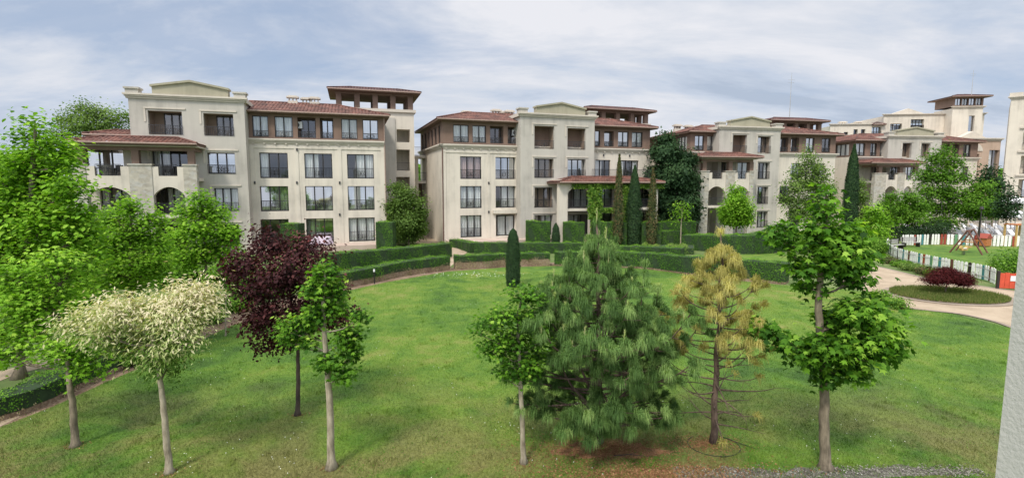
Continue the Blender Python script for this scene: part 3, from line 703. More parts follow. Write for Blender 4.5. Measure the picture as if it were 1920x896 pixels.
# ================================================================== building nearest on the left
B1 = Bld('apartment_building', 'cream apartment building on the left, with tiled terrace wing and square lookout tower', 470, 46.2, R(17.5))
b = B1; u1_ = b.u(722); ops = []
cur3 = [(3, 'third'), (3, 'right'), (3, 'most')]
winrow(b, FRONT, ops, [(487, 540), (571, 623), (651, 701)], 6.62, 8.9, 0, 0, [(3, 'third'), (3, 'left'), (3, 'most')])
winrow(b, FRONT, ops, [(488, 541), (573, 624), (652.5, 702)], 3.62, 5.9, 0, 0, [(3, 'right', .35), (3, 'sides'), (3, 'full')])
winrow(b, FRONT, ops, [(489, 542), (574.5, 625.5), (654, 703)], .62, 2.9, 0, 0, [(3, 'none', .35), (3, 'left', .35), (3, 'full')])
m = shell(b, 0, u1_, 0, 12, 0, 10.15, 'cream'); wall(m, 0, u1_, 0, 10.15, 0, ops); m.build('wall', 'cream', b.root)
m = MB()
for px in (557, 637.5): uu = b.u(px); m.box(uu - .18, uu + .18, -.05, -.002, 0, 9.55)
m.box(0, u1_, -.06, -.002, 9.3, 9.55); m.box(u1_ - .35, u1_, -.06, -.002, 0, 9.3); m.box(0, .4, -.06, -.002, 0, 9.3); m.build('pilaster', 'cream', b.root)
cornice(b, .02, u1_, 0, 9.75, 10.15, .3, dentil=True, ends=False)
ops = []
winrow(b, FRONT, ops, [(473, 503), (515, 549), (558, 592), (600, 625), (640, 670), (680, 709)], 10.3, 12.15, 0.06, .06, [(2, 'full'), (2, 'full'), (2, 'right', 1.1), (2, 'right', .9), (2, 'full'), (2, 'full')], railh=.55)
attic(b, .02, u1_ - .02, .06, 11.9, ops)
hip_roof(b, .02, u1_, 0, 12, 12.52, 5.0, 1.45, over=.55, sides='frb')
for uu, vv in ((3.4, 4.5), (4.6, 5.2), (5.4, 4.6)): chimney(b, uu, vv, 13.7, .9, 1.0)
# pedimented block
VB = -1.5; ul, ur = b.u(247, 9, VB), b.u(462, 9, VB)
ops = []
for (x0, x1), (z0, z1), rc, pn, cu in (((278, 342), (10.15, 12.05), 1.5, 3, 'none'), ((382, 438), (10.15, 12.0), 1.5, 3, 'right'), ((389, 441), (6.95, 8.75), .35, 3, 'sides'), ((402, 447), (3.75, 5.75), .35, 3, 'full'), ((408, 449), (.7, 2.6), .35, 3, 'none'),
                                        ((160, 228), (6.9, 9.0), .3, 3, 'left'), ((285, 352), (6.7, 9.0), .3, 4, 'left'), ((180, 240), (3.62, 5.8), .3, 3, 'sides'), ((278, 348), (3.62, 5.8), .3, 3, 'right'), ((290, 350), (.7, 2.7), .3, 3, 'none')):
    zc = (z0 + z1) / 2; a0, a1 = b.u(x0, zc, VB), b.u(x1, zc, VB)
    if a0 >= ul or x0 > 240: ops.append((a0, a1, z0, z1, rc))
    bb = VB + rc - (.07 if rc > .5 else 0)
    if a0 >= ul or x0 > 240:
        window(b, FRONT, a0 + (a1 - a0) * (.3 if rc > .5 else 0), a1, z0 + .01, z1 - .01, bb, pn, cu)
        if x0 not in (285, 278) or z0 > 10: railing(b, FRONT, a0 + .01, a1 - .01, z0 + .02, VB - .06, .75)
pediment_block(b, ul, ur, VB, 6, ops, ped=(b.u(284, 13.5, VB), b.u(427, 13.5, VB)))
# lower wing to the left of the block
uw = b.u(150, 7, VB) ; m = MB(); wo_ = []
for (x0, x1), (z0, z1), pn, cu in (((160, 232), (6.7, 9.0), 3, 'left'), ((182, 240), (3.62, 5.8), 3, 'sides')):
    a0, a1 = b.u(x0, 7.8, VB), b.u(x1, 7.8, VB); wo_.append((a0, a1, z0, z1, .3)); window(b, FRONT, a0, a1, z0, z1, VB + .3, pn, cu)
wall(m, uw, ul - .01, 0, 9.2, VB + .002, wo_); m.face((uw, VB, 0), (uw, 6, 0), (uw, 6, 9.2), (uw, VB, 9.2)); m.face((uw, 6, 0), (ul, 6, 0), (ul, 6, 9.2), (uw, 6, 9.2)); m.build('wing_wall', 'cream', b.root)
VF = -3.6; pu = lambda px, z=7: b.u(px, z, VF)
terrace(b, pu(136), pu(369), VF, VB, [(pu(136), pu(161)), (pu(242), pu(285)), (pu(344), pu(369))], [(pu(161), pu(242)), (pu(285), pu(344))], ze=9.2, roof=(pu(131, 9), pu(374, 9)), cols=[(pu(147), pu(157)), (pu(248), pu(262)), (pu(353), pu(365))])
hip_roof(b, uw, ul - .02, VB + .9, 6.3, 10.1, 2.2, .5, sides='lb', name='wing_roof')
# lookout tower
tu0, tu1 = b.u(630, 13, 7.2), b.u(776, 13, 7.2)
tops = []
for z0, z1 in ((10.7, 12.1), (7.6, 9.9), (4.6, 6.9), (1.6, 3.9)): tops.append((b.u(744, z0, 7.2), b.u(769, z0, 7.2), z0, z1, 2.2))
belvedere(b, tu0, tu1, 7.2, 12.6, 13.9, 16.0, 5, ops=tops, roofmat='tile_dark')
for o in tops[1:]: railing(b, FRONT, o[0], o[1], o[2], 7.3, .9, ornate=False)
m = MB(); uu = b.u(743, 10, 7.2); m.box(tu0, uu - .1, 7.05, 7.198, 0, 13.3); m.build('pilaster', 'greige', b.root)
DP = MB(); DP.tube([(u1_ + .02, -.1, 0), (u1_ + .02, -.1, 12.4)], .05, 6); DP.build('downpipe', 'gutter', b.root)
# plinth terrace in front
m = MB(); m.box(ur - .3, u1_ + .1, -2.2, -.004, -.1, .5); m.build('plinth_terrace', 'pink_paving', b.root)

# ================================================================== building in the middle
B2 = Bld('apartment_building', 'cream apartment building in the middle, with creeper hanging from its ground level porch', 830, 51.9, R(19.5))
b = B2; ue = b.u(1219, 9)
VP = -1.3; pl_, pr_ = b.u(976, 9, VP), b.u(1114, 9, VP); SD = 13.2
ops = []
winrow(b, FRONT, ops, [(863, 902.5), (929, 967)], 6.62, 8.9, 0, 0, [(3, 'full', .18, 'curtain_pink'), (3, 'right', .5)])
winrow(b, FRONT, ops, [(863, 903), (929.5, 967)], 3.62, 5.9, 0, 0, [(3, 'full'), (3, 'most', .5)])
winrow(b, FRONT, ops, [(863.5, 903)], .62, 2.9, 0, 0, [(3, 'full')])
winrow(b, FRONT, ops, [(930, 967)], .62, 2.9, 0, 0, [(2, 'full', .6)], rail=False)
winrow(b, FRONT, ops, [(1116, 1144), (1163, 1197)], 6.62, 8.8, 0, 0, [(3, 'left'), (3, 'sides')], rail=False)
winrow(b, FRONT, ops, [(1066, 1106), (1127, 1146), (1185, 1200)], 3.62, 5.7, 0, 0, [(3, 'sides'), (2, 'none'), (2, 'left')], rail=False) if False else None
for x0, x1, z0, z1, cu in ((1122, 1148, 3.62, 5.7, 'none'), (1185, 1207, 3.62, 5.7, 'left'), (1122, 1148, .65, 2.8, 'none'), (1190, 1210, .65, 2.8, 'full')):
    a0, a1 = b.u(x0, 5), b.u(x1, 5); ops.append((a0, a1, z0, z1, .2)); window(b, FRONT, a0, a1, z0, z1, .2, 2, cu)
m = shell(b, 0.0, ue, 0, SD, 0, 10.1, 'cream'); wall(m, 0, ue, 0, 10.1, 0, ops); m.build('wall', 'cream', b.root)
m = MB()
m.box(0, .35, -.06, -.002, 0, 9.3); m.box(0, pl_, -.06, -.002, 9.25, 9.5); uu = b.u(916); m.box(uu - .15, uu + .15, -.05, -.002, 0, 9.25)
uu = b.u(948); m.box(b.u(923), b.u(973), -.35, -.002, 3.05, 3.42); m.build('pilaster', 'cream', b.root)
cornice(b, 0, ue, 0, 9.7, 10.1, .3, dentil=True)
ff = b.left(0); cornice(b, -SD, 0, 0, 9.7, 10.1, .3, fr=ff)
ops = []
winrow(b, FRONT, ops, [(850, 879), (886, 911.5), (919, 944), (952, 974)], 10.3, 12.05, .06, .06, [(2, 'full'), (2, 'full'), (2, 'sides', .9), (2, 'none', 1.1)], railh=.55)
winrow(b, FRONT, ops, [(1116, 1125), (1133, 1151), (1159, 1179), (1185, 1205)], 10.3, 12.0, .06, .06, [(1, 'full'), (1, 'full', .6), (2, 'full'), (2, 'full')], railh=.55)
so = []; n = 6
for i in range(n):
    a0 = -SD + .9 + i * (SD - 1.2) / n; so.append((a0, a0 + 1.15, 10.3, 12.05, .15)); window(b, b.left(.06), a0, a0 + 1.15, 10.3, 12.05, .15, 2, 'full' if i % 2 else 'left')
attic(b, .06, ue - .05, .06, SD - .1, ops, so)
hip_roof(b, 0, ue, 0, SD, 12.52, 4.2, 1.25, over=.6)
for px, vv in ((930, 5), (955, 5.2), (944, 6.2)): chimney(b, b.u(px, 13.7, vv), vv, 13.4, .95, 1.1)
for v_ in (4.2, 6.5, 8.6, 10.8): chimney(b, 3.6, v_, 13.1, .9, .95)
ops = []
for (x0, x1), (z0, z1), rc, pn, cu in (((1002, 1039), (9.75, 12.1), 1.5, 3, 'third'), ((1064, 1098), (9.75, 12.0), 1.5, 3, 'none'), ((1002, 1038), (6.75, 8.75), .7, 3, 'left'), ((1064.5, 1098), (6.75, 8.75), .5, 3, 'third'),
                                        ((1002, 1037), (3.62, 5.75), .9, 3, 'right'), ((1066, 1104), (3.62, 5.7), .4, 3, 'most'), ((1002, 1037), (.65, 2.85), .5, 3, 'right'), ((1066, 1104), (.65, 2.8), .4, 3, 'left')):
    zc = (z0 + z1) / 2; a0, a1 = b.u(x0, zc, VP), b.u(x1, zc, VP); ops.append((a0, a1, z0, z1, rc))
    window(b, FRONT, a0 + ((a1 - a0) * .3 if rc > 1 else 0), a1, z0 + .01, z1 - .01, VP + rc - (.07 if rc > .5 else 0), pn, cu)
    if z0 > 3 and x1 != 1104: railing(b, FRONT, a0 + .01, a1 - .01, z0 + .02, VP + (.05 if rc > .8 else -.05), .85)
pediment_block(b, pl_, pr_, VP, 6, ops, ped=(b.u(1007, 13.5, VP), b.u(1098, 13.5, VP)))
# porch with vines
VF2 = -3.9; pu = lambda px, z=5: b.u(px, z, VF2)
terrace(b, pu(1052), pu(1232), VF2, 0, [(pu(1048), pu(1064)), (pu(1107), pu(1120)), (pu(1160), pu(1172)), (pu(1222), pu(1233))], [(pu(1064), pu(1107)), (pu(1120), pu(1160)), (pu(1172), pu(1222))], ze=6.25, upper=False, roof=(pu(1044, 6.4), pu(1240, 6.4)), rails=False, stone=False)
railing(b, FRONT, b.u(1110, 7.2, -1.9), b.u(1230, 7.2, -1.9), 6.75, -1.9, .95, ornate=False)
m = MB(); m.box(b.u(1112, 7, -2), ue + .6, -2.0, -.003, 6.52, 6.74); m.build('balcony_slab', 'trim', b.root)
# vines
Vp = []; Vn = []
def vinecol(px0, px1, z0, z1, n, bulge=.35):
    a0, a1 = pu(px0), pu(px1); a = a0 + (a1 - a0) * rng.random(n); z = z0 + (z1 - z0) * rng.random(n)
    th = .15 + bulge * np.abs(np.sin(z * 2.1 + a * 3)) * rng.random(n)
    Vp.append(np.stack([a + rng.normal(size=n) * .1, VF2 - .1 - th, z], 1)); Vn.append(np.tile(np.array([[0., -1., .6]]), (n, 1)))
vinecol(1100, 1124, 2.6, 6.3, 2600, .5); vinecol(1106, 1118, .8, 2.8, 700); vinecol(1164, 1176, 2.4, 6.2, 1300); vinecol(1070, 1240, 5.7, 6.35, 2600, .3); vinecol(1126, 1160, 3.2, 3.7, 700); vinecol(1165, 1172, .8, 2.8, 350)
Vp = np.concatenate(Vp); Vn = np.concatenate(Vn)
vr = empty('climbing_vine', b.world(pu(1112), VF2), b.a, 'bright green creeper hanging over the middle building porch columns and eave', 'vine')
off = np.array([pu(1112), VF2, 0]); leaves('leaves', Vp - off, Vn + .6 * rdir(len(Vp)), np.array([[0, 0, -1.]]) + .6 * rdir(len(Vp)), .17 * (.6 + .7 * rng.random(len(Vp))), 'quad', 'leaf_vine', vr)
mm = MB(); mm.tube([(0, -.05, 0), (.1, -.15, 2.5), (-.05, -.1, 5.9)], .05, 5); mm.tube([(0, -.15, 2.5), (.3, -.2, 4), (1.2, -.15, 6)], .03, 5); mm.build('stem', 'bark_grey', vr)
t0, t1 = b.u(1100, 14, 9), b.u(1216, 14, 9)
belvedere(b, t0, t1, 9, 14.2, 13.9, 15.8, 5, rise=.6, roofmat='tile_dark')
DP = MB(); DP.tube([(.0, -.1, 0), (.0, -.1, 9.7)], .055, 6); DP.build('downpipe', 'brown_wood', b.root)
m = MB(); m.box(.2, ue + .2, -2.6, -.004, -.1, .45); m.build('plinth_terrace', 'pink_paving', b.root)

# stair gallery linking the two
GB = Bld('stair_gallery', 'open concrete walkway gallery joining the left and the middle building', 777, 60.5, R(10))
b = GB; g1 = b.u(826, 6)
for z in (3.45, 6.4, 9.35): m = MB(); m.box(0, g1, 0, 2.6, z - .2, z + .08); m.build('gallery_floor', 'cream', b.root); railing(b, FRONT, .05, g1, z + .08, .1, 1.0, ornate=False)
for uu in (.1, g1 * .52, g1 - .5):
    for vv in (.02, 2.2): m = MB(); m.box(uu, uu + .38, vv + .02, vv + .38, 0, 9.14); m.build('column', 'cream', b.root)
m = MB(); m.face((0, 2.7, 0), (g1 * .5, 2.7, 0), (g1 * .5, 2.7, 6.2), (0, 2.7, 6.2)); m.face((g1 * .5, 2.71, 0), (g1, 2.71, 0), (g1, 2.71, 3.2), (g1 * .5, 2.71, 3.2)); m.build('back_wall', 'brown_wall', b.root)

# ================================================================== third building
B3 = Bld('apartment_building', 'cream apartment building right of the tall dark conifer, with arched stone terrace', 1347, 64.5, R(12))
b = B3; V3 = -1.2
ub0, ub1 = b.u(1347, 9, V3), b.u(1461, 9, V3); u0_ = b.u(1294, 9); ue = b.u(1566, 9)
ops = []
for x0, x1, z0, z1, cu, pn in ((1457, 1468, 6.62, 8.8, 'left', 2), (1482, 1500, 6.62, 8.8, 'none', 3), (1520, 1545, 6.62, 8.8, 'sides', 3), (1462, 1482, 3.62, 5.9, 'none', 3), (1520, 1545, 3.62, 5.9, 'left', 3), (1482, 1505, .62, 2.9, 'left', 3), (1303, 1316, 3.8, 5.6, 'none', 2)):
    x0 = max(x0, 1463) if x0 > 1400 else x0; a0, a1 = b.u(x0, 7), b.u(x1, 7)
    if a1 - a0 < .5: continue
    ops.append((a0, a1, z0, z1, .2)); window(b, FRONT, a0, a1, z0, z1, .2, pn, cu); railing(b, FRONT, a0, a1, z0, -.05, .95, ornate=False)
m = shell(b, u0_, ue, 0, 12, 0, 10.1, 'cream'); wall(m, u0_, ue, 0, 10.1, 0, ops); m.build('wall', 'cream', b.root)
cornice(b, u0_, ue, 0, 9.7, 10.1, .3)
ops = []
winrow(b, FRONT, ops, [(1303, 1320), (1326, 1344), (1463, 1478), (1483, 1498), (1511, 1527), (1541, 1557)], 10.25, 12.05, .06, .06, [(2, 'full'), (2, 'full'), (2, 'left', .6), (2, 'none', .6), (2, 'sides'), (2, 'none')], railh=.55)
so = [(-3.2, -.9, 10.3, 12.05, .15), (-7.2, -4.6, 10.3, 12.05, .15)]
for o in so: window(b, b.left(u0_), *o[:4], .15, 3, 'full')
attic(b, u0_, ue - .05, .06, 11.9, ops, so)
hip_roof(b, u0_, ue, 0, 12, 12.5, 4.5, 1.25, over=.6)
for px, vv in ((1270, 7), (1310, 8), (1322, 8.3), (1365, 8), (1378, 8.4), (1290, 7.5)): chimney(b, b.u(px, 13.6, vv), vv, 13.0, 1.0, 1.2)
ops = []
for (x0, x1), (z0, z1), rc, pn, cu in (((1374, 1400), (9.9, 12.1), 1.4, 2, 'none'), ((1421, 1445), (9.9, 12.0), 1.0, 2, 'full'), ((1421, 1443), (6.75, 8.8), .5, 3, 'sides'), ((1420, 1440), (3.62, 5.8), .5, 3, 'left'), ((1419, 1439), (.65, 2.7), .5, 3, 'full'),
                                       ((1335, 1366), (6.65, 8.8), .25, 3, 'sides'), ((1383, 1404), (6.65, 8.8), .25, 2, 'full'), ((1360, 1372), (3.62, 5.6), .25, 2, 'none'), ((1388, 1404), (3.62, 5.6), .25, 2, 'none')):
    if x0 < 1352: x0 = 1352
    zc = (z0 + z1) / 2; a0, a1 = b.u(x0, zc, V3), b.u(x1, zc, V3); ops.append((a0, a1, z0, z1, rc))
    window(b, FRONT, a0 + ((a1 - a0) * .3 if rc > .8 else 0), a1, z0 + .01, z1 - .01, V3 + rc - (.07 if rc > .5 else 0), pn, cu)
    if x0 > 1410 or z0 > 9: railing(b, FRONT, a0 + .01, a1 - .01, z0 + .02, V3 - .05, .9, ornate=False)
pediment_block(b, ub0, ub1, V3, 6, ops, ped=(b.u(1372, 13.5, V3), b.u(1445, 13.5, V3)), ztop=12.75)
VF3 = -3.8; pu = lambda px, z=7: b.u(px, z, VF3)
terrace(b, pu(1314), pu(1412), VF3, V3, [(pu(1313), pu(1329)), (pu(1361), pu(1378)), (pu(1405), pu(1413))], [(pu(1329), pu(1361)), (pu(1378), pu(1405))], ze=9.2, roof=(pu(1305, 9), pu(1425, 9)), rails=False)
t0, t1 = b.u(1446, 14, 9.5), b.u(1541, 14, 9.5)
belvedere(b, t0, t1, 9.5, 15, 13.8, 15.5, 5, roofmat='tile_dark')
def antenna(label, px, Y, z0, z1):
    x, y, _ = XYZ(px, 347, Y); r = empty('antenna_mast', (x, y, z0), 0, label, 'antenna')
    m = MB(); m.tube([(0, 0, 0), (0, 0, (z1 - z0))], [.07, .03], 5); m.build('pole', 'metal_cap', r); m = MB()
    for k in (.78, .84): m.tube([(-.5, 0, (z1 - z0) * k), (.5, 0, (z1 - z0) * k)], .025, 4)
    m.build('crossbar', 'metal_cap', r)
antenna('thin grey antenna mast on the tower roof of the third building', 1473, 77, 16.0, 22.3)
antenna('thin antenna mast beside the glazed corner tower far right', 1806, 99, 22.9, 27.5)

# ================================================================== fourth building
B4 = Bld('apartment_building', 'cream apartment building behind the birch at the playground, pink side wall and dark red eaves', 1665, 75.5, R(8))
b = B4; V4 = -1.0
ub0, ub1 = b.u(1663, 9, V4), b.u(1762, 9, V4); u0_ = b.u(1602, 9); ue = b.u(1832, 9)
ops = []
for x0, x1, z0, z1, cu, pn in ((1770, 1790, 6.62, 8.8, 'none', 3), (1800, 1815, 6.62, 8.8, 'left', 2), (1770, 1790, 3.62, 5.8, 'left', 3), (1632, 1652, 6.7, 8.9, 'sides', 2)):
    a0, a1 = b.u(x0, 7), b.u(x1, 7); ops.append((a0, a1, z0, z1, .2)); window(b, FRONT, a0, a1, z0, z1, .2, pn, cu); railing(b, FRONT, a0, a1, z0, -.05, .95, ornate=False)
m = shell(b, u0_, ue, 0, 14, 0, 10.1, 'cream'); wall(m, u0_, ue, 0, 10.1, 0, ops); m.build('wall', 'cream', b.root)
cornice(b, u0_, ue, 0, 9.7, 10.1, .3)
ops = []
winrow(b, FRONT, ops, [(1605, 1622), (1632, 1644), (1650, 1660), (1768, 1780), (1786, 1798), (1806, 1820)], 10.2, 12.0, .06, .06, [(2, 'full'), (2, 'sides'), (2, 'none'), (2, 'left', .6), (2, 'none', .6), (2, 'sides')], railh=.5)
so = [(-3.8, -1.2, 10.3, 12.0, .15), (-8.2, -5.4, 10.3, 12.0, .15)]
for o in so: window(b, b.left(u0_), *o[:4], .15, 3, 'full')
attic(b, u0_, ue - .05, .06, 13.9, ops, so)
hip_roof(b, u0_, ue, 0, 14, 12.4, 4.5, 1.3, over=.6)
for px, vv in ((1575, 9), (1590, 9.4), (1640, 9.2), (1652, 9.6), (1628, 9)): chimney(b, b.u(px, 13.6, vv), vv, 13.0, 1.1, 1.1)
ops = []
for (x0, x1), (z0, z1), rc, pn, cu in (((1692, 1709), (9.9, 12.0), 1.0, 2, 'none'), ((1727, 1744), (9.9, 12.0), .8, 2, 'third'), ((1735, 1752), (6.7, 8.7), .5, 2, 'sides'), ((1735, 1752), (3.62, 5.7), .5, 2, 'none'), ((1668, 1690), (6.65, 8.7), .3, 3, 'sides'), ((1698, 1718), (6.65, 8.7), .3, 3, 'none')):
    zc = (z0 + z1) / 2; a0, a1 = b.u(x0, zc, V4), b.u(x1, zc, V4); ops.append((a0, a1, z0, z1, rc))
    window(b, FRONT, a0, a1, z0 + .01, z1 - .01, V4 + rc - (.07 if rc > .5 else 0), pn, cu)
pediment_block(b, ub0, ub1, V4, 6, ops, ped=(b.u(1684, 13.5, V4), b.u(1752, 13.5, V4)), ztop=12.7)
VF4 = -3.6; pu = lambda px, z=7: b.u(px, z, VF4)
terrace(b, pu(1642), pu(1722), VF4, V4, [(pu(1640), pu(1661)), (pu(1683), pu(1696)), (pu(1712), pu(1724))], [(pu(1661), pu(1683)), (pu(1696), pu(1712))], ze=9.0, roof=(pu(1626, 9), pu(1730, 9)), rails=False)
# pink rear side of the third building's far end
BX = Bld('annex_building', 'pink plastered annex with dark red eaves between the third and fourth buildings', 1568, 82, R(6))
b = BX; ue = b.u(1606, 8); ops = []
for x0, x1 in ((1574, 1584), (1592, 1601)):
    for z0 in (7.0, 10.4): a0, a1 = b.u(x0, 8), b.u(x1, 8); ops.append((a0, a1, z0, z0 + 1.7, .2)); window(b, FRONT, a0, a1, z0, z0 + 1.7, .2, 1, 'left')
m = shell(b, 0, ue, 0, 8, 0, 12.6, 'pink_cream'); wall(m, 0, ue, 0, 12.6, 0, ops); m.build('wall', 'pink_cream', b.root)
m = MB(); m.box(-.2, ue + .2, -.15, -.003, 9.2, 9.45); m.build('string_course', 'brown_wood', b.root)
hip_roof(b, 0, ue, 0, 8, 12.6, 3, .9, over=.6)

# ================================================================== long building behind with the glazed tower
B6 = Bld('apartment_building', 'long pale rear building with a glazed brown corner tower', 1550, 103, R(-6))
b = B6; ue = b.u(1842, 15); ops = []
for x0, x1, z0, z1, pn in ((1560, 1572, 15.0, 16.4, 2), (1582, 1590, 15.0, 16.4, 1), (1600, 1608, 15.2, 16.9, 1), (1614, 1622, 15.2, 16.9, 1), (1634, 1652, 15.6, 17.3, 3), (1668, 1690, 15.9, 17.9, 3), (1706, 1731, 16.8, 18.7, 4)):
    a0, a1 = b.u(x0, 16), b.u(x1, 16); ops.append((a0, a1, z0, z1, .5)); window(b, FRONT, a0, a1, z0, z1, .5, pn, random.choice(['none', 'left']))
    railing(b, FRONT, a0, a1, z0, -.05, .8, ornate=False)
um = b.u(1655, 16)
m = shell(b, 0, ue, 0, 14, 0, 17.6, 'cream'); wall(m, 0, um, 0, 17.6, 0, [o for o in ops if o[0] < um]); wall(m, um, ue, 0, 19.4, 0, [o for o in ops if o[0] >= um])
m.face((um, 0, 17.6), (um, 14, 17.6), (um, 14, 19.4), (um, 0, 19.4)); m.face((um, 0, 19.4), (ue, 0, 19.4), (ue, 14, 19.4), (um, 14, 19.4)); m.build('wall', 'cream', b.root)
cornice(b, 0, um, 0, 17.6, 18.0, .3); cornice(b, um, ue, 0, 19.4, 19.75, .35)
c0, c1 = b.u(1672, 20), b.u(1735, 20); m = MB(); m.prism([(c0, 19.76), (c1, 19.76), ((c0 + c1) / 2, 20.8)], .1, 1.2); m.build('pediment', 'trim', b.root)
for px in (1580, 1610, 1645): chimney(b, b.u(px, 19, 4), 4, 17.6, 1.3, 1.3)
hip_roof(b, b.u(1634, 18), b.u(1659, 18), -.6, 4, 17.75, 1.5, .5, 'tile_dark', name='canopy_roof')
tw0, tw1 = b.u(1788, 22, -2), b.u(1845, 22, -2)
m = shell(b, tw0, tw1, -2, 3, 0, 20.4, 'cream'); to = [(tw1 - 2.3, tw1 - 1.3, 15, 19, .4)]; wall(m, tw0, tw1, 0, 20.4, -2, to); m.build('tower', 'cream', b.root)
window(b, FRONT, to[0][0], to[0][1], 15, 19, -1.6, 1, 'none'); cornice(b, tw0, tw1, -2, 20.4, 20.75, .35, name='tower_cornice')
to = []; 
for i in range(4): a0 = tw0 + .35 + i * (tw1 - tw0 - .5) / 4; to.append((a0, a0 + 1.05, 20.95, 22.2, .2)); window(b, FRONT, a0, a0 + 1.05, 20.95, 22.2, -1.75, 2, 'full')
m = MB(); wall(m, tw0, tw1, 20.752, 22.45, -1.95, to); m.face((tw0, -1.95, 20.75), (tw0, 2.9, 20.75), (tw0, 2.9, 22.45), (tw0, -1.95, 22.45)); m.face((tw1, -1.95, 20.75), (tw1, 2.9, 20.75), (tw1, 2.9, 22.45), (tw1, -1.95, 22.45)); m.face((tw0, 2.9, 20.75), (tw1, 2.9, 20.75), (tw1, 2.9, 22.45), (tw0, 2.9, 22.45)); m.build('lantern_wall', 'brown_wall', b.root)
hip_roof(b, tw0, tw1, -2, 3, 22.5, 3, .7, 'tile_dark', over=.9, name='tower_roof')
# rounded low wing with arched window
B7 = Bld('annex_building', 'peach annex with a half round window and gable, right of the rear tower', 1800, 92, R(4))
b = B7; b0, b1 = b.u(1790, 13), b.u(1875, 13)
m = shell(b, b0, b1, 0, 10, 0, 13.8, 'pink_cream'); o7 = [(b.u(1852, 9), b.u(1872, 9), 7.5, 12.2, .4), (b.u(1822, 9), b.u(1834, 9), 8.0, 11.5, .4)]; wall(m, b0, b1, 0, 13.8, 0, o7); m.build('wall', 'pink_cream', b.root)
for o in o7: window(b, FRONT, *o[:4], .4, 2, 'left')
cornice(b, b0, b1, 0, 13.8, 14.3, .4); c0 = b.u(1822, 12); m = MB(); m.prism([(c0 + 2.0 * math.cos(t), 12.0 + 1.5 * math.sin(t)) for t in np.linspace(0, math.pi, 14)], -.12, -.004); m.build('fanlight', 'trim', b.root)
c0, c1 = b.u(1800, 14), b.u(1850, 14); m = MB(); m.prism([(c0, 14.31), (c1, 14.31), ((c0 + c1) / 2, 15.5)], .1, 1.2); m.build('pediment', 'trim', b.root)
m = MB(); m.box(b.u(1785, 9, -1.5), b.u(1830, 9, -1.5), -1.5, -.01, 11.2, 11.45); m.build('balcony_canopy', 'brown_wood', b.root)

# ================================================================== building at the right edge
B5 = Bld('apartment_building', 'white and cream apartment block at the far right edge with stacked balconies', 1880, 74, R(-43))
b = B5; ue = 22; ops = []
for k, z0 in enumerate((14.2, 10.9, 7.6, 4.3, 1.0)):
    for a0 in (1.6, 9.2, 15.8):
        ops.append((a0, a0 + 5.4, z0, z0 + 2.5, 1.3)); window(b, FRONT, a0 + .4, a0 + 5.3, z0 + .01, z0 + 2.4, 1.2, 4, random.choice(['left', 'most', 'sides'])); railing(b, FRONT, a0, a0 + 5.4, z0, -.08, 1.0, ornate=False)
m = shell(b, 0, ue, 0, 12, 0, 18, 'cream'); wall(m, 0, ue, 0, 18, 0, ops)
for o in ops: m.face((o[0], 1.3, o[2]), (o[1], 1.3, o[2]), (o[1], 1.3, o[3]), (o[0], 1.3, o[3]))
m.build('wall', 'cream', b.root); cornice(b, 0, ue, 0, 18, 18.4, .35)
m = MB()
for z0 in (14.2, 10.9, 7.6, 4.3): m.box(1.2, ue - .4, -.25, -.003, z0 - .3, z0 - .05)
m.build('string_course', 'trim', b.root)
m = MB(); m.box(-.2, 1.2, -.1, .9, 18.41, 18.9); m.build('parapet_post', 'trim', b.root); m = MB(); m.prism([(4, 18.41), (13, 18.41), (8.5, 19.9)], .1, 1.2); m.build('pediment', 'trim', b.root)

# ================================================================== own balcony wall beside the viewer
root = tag(MB().box(1.197, 1.62, -1.2, 1.2, -.1, 9.0).build('balcony_wall', 'own_wall'), 'rough grey plaster wall edge close up at the right side of the view', 'wall')
# small wall lamps and stained sills
def wall_bits(B, spots, v=0.0):
    for px, z in spots:
        u = B.u(px, z, v); m = MB(); m.box(u - .07, u + .07, v - .13, v - .062, z, z + .24); m.build('wall_lamp', 'iron', B.root)
wall_bits(B1, [(478, 6.1), (557, 6.1), (637, 6.1), (557, 9.1), (637, 3.1)]); wall_bits(B2, [(916, 6.1), (916, 3.1), (1131, 9.2), (1180, 9.2)]); wall_bits(B3, [(1480, 6.2), (1510, 6.2)])
# ================================================================== ground
gm = MB(); gm.face((-900, -60, -.004), (900, -60, -.004), (900, 1500, -.004), (-900, 1500, -.004)); tag(gm.build('ground', 'rough_grass'), kind='structure')
lawn_px = [(100, 762), (200, 716), (330, 661), (430, 612), (540, 576), (640, 548), (720, 530), (840, 509), (950, 501), (1060, 498), (1130, 498), (1215, 503), (1300, 517), (1400, 528), (1475, 535), (1560, 540), (1640, 549), (1700, 578), (1790, 589), (1895, 615), (2000, 650), (2200, 720)]
lp = [G(*p) for p in lawn_px]
l0 = G(0, 801)
lawn = [(-26, 4), (l0[0] - 6, l0[1] - 2.0), l0] + lp + [(24, 8), (24, 4)]
outer = []
for i, p in enumerate([l0] + lp):
    outer.append((p[0] * (1.0 + (1.9 / max(abs(p[0]), 6)) * (1 if p[0] < -3 else .0)), p[1] + 1.1))
mulch = [l0] + [lp[i] for i in range(15)]
mu = [(x, y - .5) for x, y in mulch] + [(x - (1.3 if x < -6 else .3), y + 1.6) for x, y in mulch][::-1]
sheet('planting_strip', mu, .004, 'mulch'); sheet('lawn', lawn, .008, 'lawn')
# left path behind and in front of the low hedge
sheet('path', [G(-260, 800), G(-60, 738), G(30, 702), G(98, 684), G(150, 664), G(230, 628), G(215, 618), G(120, 655), G(90, 672), G(-60, 712), G(-260, 760)], .006, 'path')
sheet('path_edge', [G(-140, 812), G(-60, 778), G(40, 765), G(36, 782), G(0, 800), G(-80, 830)], .012, 'path')
